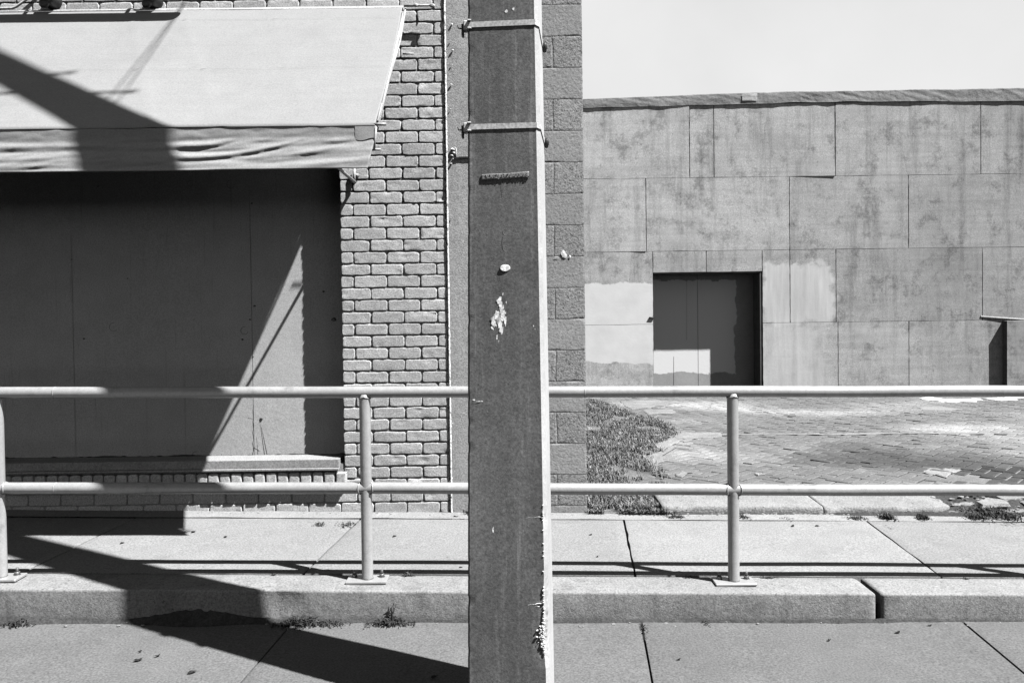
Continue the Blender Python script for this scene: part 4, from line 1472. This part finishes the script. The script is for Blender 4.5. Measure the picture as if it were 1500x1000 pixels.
GZ = lambda py: bz(py, 1035)
dz1 = bz(398.5, 1035)
dpx0, dpx1 = 955.3, 1115
sheet(700, 1010.5, r0-.0, r1, 1, (1, 1, .014)); sheet(1010.5, 1046, r0, r1, 2); sheet(1046, 1223, r0, r1, 3, (1, 0, .016)); sheet(1223.5, 1436, r0, r1, 4); sheet(1436, 1650, r0, r1, 5); sheet(1650, 1862, r0, r1, 16)
sheet(733, 946, r1, r2, 6, (1, .0, .01)); sheet(946, 1156, r1, r2, 7, (0, 1, .006)); sheet(1156, 1330, r1, r2, 8, (1, 1, .006)); sheet(1330, 1543, r1, r2, 9, (.5, 0, -.0)); sheet(1543, 1756, r1, r2, 17)
sheet(800, dpx0, r2, r3, 10); sheet(dpx0, 1033.5, r2, dz1, 11); sheet(1033.5, 1115.5, r2, dz1, 12); sheet(1115.5, 1156, r2, r3, 13); sheet(1156, 1223.5, r2, r3, 14)
sheet(1223.5, 1438, r2, r3, 15, (.85, 1, .018)); sheet(1438, 1650, r2, r3, 18)
sheet(800, dpx0, r3, zg, 19); sheet(1115.5, 1226, r3, zg, 20); sheet(1226, 1330, r3, zg, 21, (.3, 1, .006)); sheet(1330, 1468, r3, zg, 22, (0, 1, .006)); sheet(1650, 1860, r3, zg, 24)
# sheathing behind, with the doorway opening
DEPTH = .37
bm = bmesh.new()
xa, xb, xc, xd = -6, bx(dpx0-1.0, 480), bx(dpx1+1.0, 480), 16
ztop = bz(140, 1223)
box(bm, xa, xb, BY, BY+6, -.3, ztop-.05); box(bm, xc, xd, BY, BY+6, -.3, ztop-.05)
box(bm, xb+.001, xc-.001, BY+.001, BY+6, dz1+.01, ztop-.051)
box(bm, xb+.001, xc-.001, BY+DEPTH+.05, BY+6, -.3, dz1+.009)
obj('sheathing', bm, cladding_back, pb)
dr = empty('doorway', Vector((bx(1035), BY, zg))-pb.location, None, None); dr.parent = pb
bm = bmesh.new()
seam1, seam2, seam3 = bx(987, 520), bx(1030.5, 480), 0
xs_ = [bx(940, 500), bx(1029.8, 480), bx(1117, 480)+.3]
for a, b in zip(xs_, xs_[1:]):
    box(bm, a+.004, b-.004, BY+DEPTH, BY+DEPTH+.02, -.2, dz1+.2)
obj('door_board', bm, door_m, dr)
bm = bmesh.new()
p = at(1006, 440, BY+DEPTH); q = at(987, 540, BY+DEPTH)
tube(bm, [at(1006, 410, BY+DEPTH-.001), at(1006, 498, BY+DEPTH-.001)], .0018, 5); tube(bm, [at(987, 522, BY+DEPTH-.001), at(987, 564, BY+DEPTH-.001)], .0025, 5)
obj('board_seam', bm, dark_wood, dr)
bm = bmesh.new()
box(bm, xb+.001, xb+.03, BY-.004, BY+DEPTH-.002, -.2, dz1+.008)
box(bm, xc-.03, xc-.001, BY-.004, BY+DEPTH-.002, -.2, dz1+.008)
box(bm, xb+.031, xc-.031, BY-.004, BY+DEPTH-.002, dz1-.02, dz1+.008)
obj('door_frame', bm, dark_wood, dr)
bm = bmesh.new()
tube(bm, [at(951, 465, BY-.03), at(958, 465.5, BY-.03)], .012, 8)
obj('latch', bm, black_m, dr)
# felt flashing over the parapet
bm = bmesh.new()
def fl_(u, v):
    px = 780+1000*u
    top = 145+(px-860)*(-.040) if px < 1100 else 135.4-(px-1100)*.0175
    bot = 158-(px-860)*.0255 if px < 1220 else 148.8-(px-1220)*.0035
    x = bx(px, 150)
    zt_ = at(px, top, BY).z; zb_ = at(px, bot, BY).z-.012
    zb_ += .015*nz((x*2.2, 1, 1))
    y = BY-PT-.018-.007*nz((x*1.3, v*1.2, 2))-.005*nz((x*5+v*3, v*2, 3))-.004*abs(nz((x*11+v*6, v, 8)))
    if v > .9: y += (v-.9)*6; 
    zz = zb_+(zt_-zb_)*min(1, v/.9)+.012*nz((x*1.4, 2, 2))
    return (x, y, zz)
grid(bm, 320, 14, fl_)
flo = obj('roof_flashing', bm, flash_m, pb)
bm = bmesh.new()
def fp(u, v):
    px = 1086+22*u; x = bx(px, 140)
    zt_ = at(px, 137.8, BY).z; zb_ = at(px, 148.5, BY).z
    return (x, BY-PT-.030-.004*nz((x*4, v*2, 1)), zb_+(zt_-zb_)*v+.008*nz((x*6, v, 4)))
grid(bm, 10, 8, fp)
obj('felt_patch', bm, light_felt, flo)
bm = bmesh.new()
box(bm, xa, xd, BY+.25, BY+6.1, ztop-.045, ztop+.02)
obj('roof', bm, flash_m, pb)
# boxed-out enclosure at the right with a metal drip strip above
ebx = bx(1468, 510)
bm = bmesh.new()
box(bm, ebx, bx(1640, 500), BY-.135, BY-.002, -.2, at(1468, 470, BY-.135).z)
eo = obj('boxed_enclosure', bm, ply, pb); set_tone(eo, [1.0]*len(eo.data.polygons))
bm = bmesh.new()
a = at(1437, 463, BY-.03); b = at(1520, 468.5, BY-.05)
vv = [bm.verts.new(q) for q in (a+Vector((0, 0, .010)), b+Vector((0, 0, .012)), b+Vector((0, 0, -.014)), a+Vector((0, 0, -.008)))]
f = bm.faces.new(vv); r = bmesh.ops.extrude_face_region(bm, geom=[f])
for g in r['geom']:
    if isinstance(g, bmesh.types.BMVert): g.co.y += .03
bmesh.ops.recalc_face_normals(bm, faces=bm.faces[:])
obj('drip_strip', bm, white_paint, pb)
# one more strip of dirt along the wall foot
bm = bmesh.new()
grid(bm, 120, 2, lambda u, v: (1.0+10*u, BY-.02-.10*(1-v)-.03*abs(nz((u*90, 1, 1))), z_lot(1+10*u, BY)+.004+.02*v))
struct(obj('wall_foot_dirt', bm, sand))
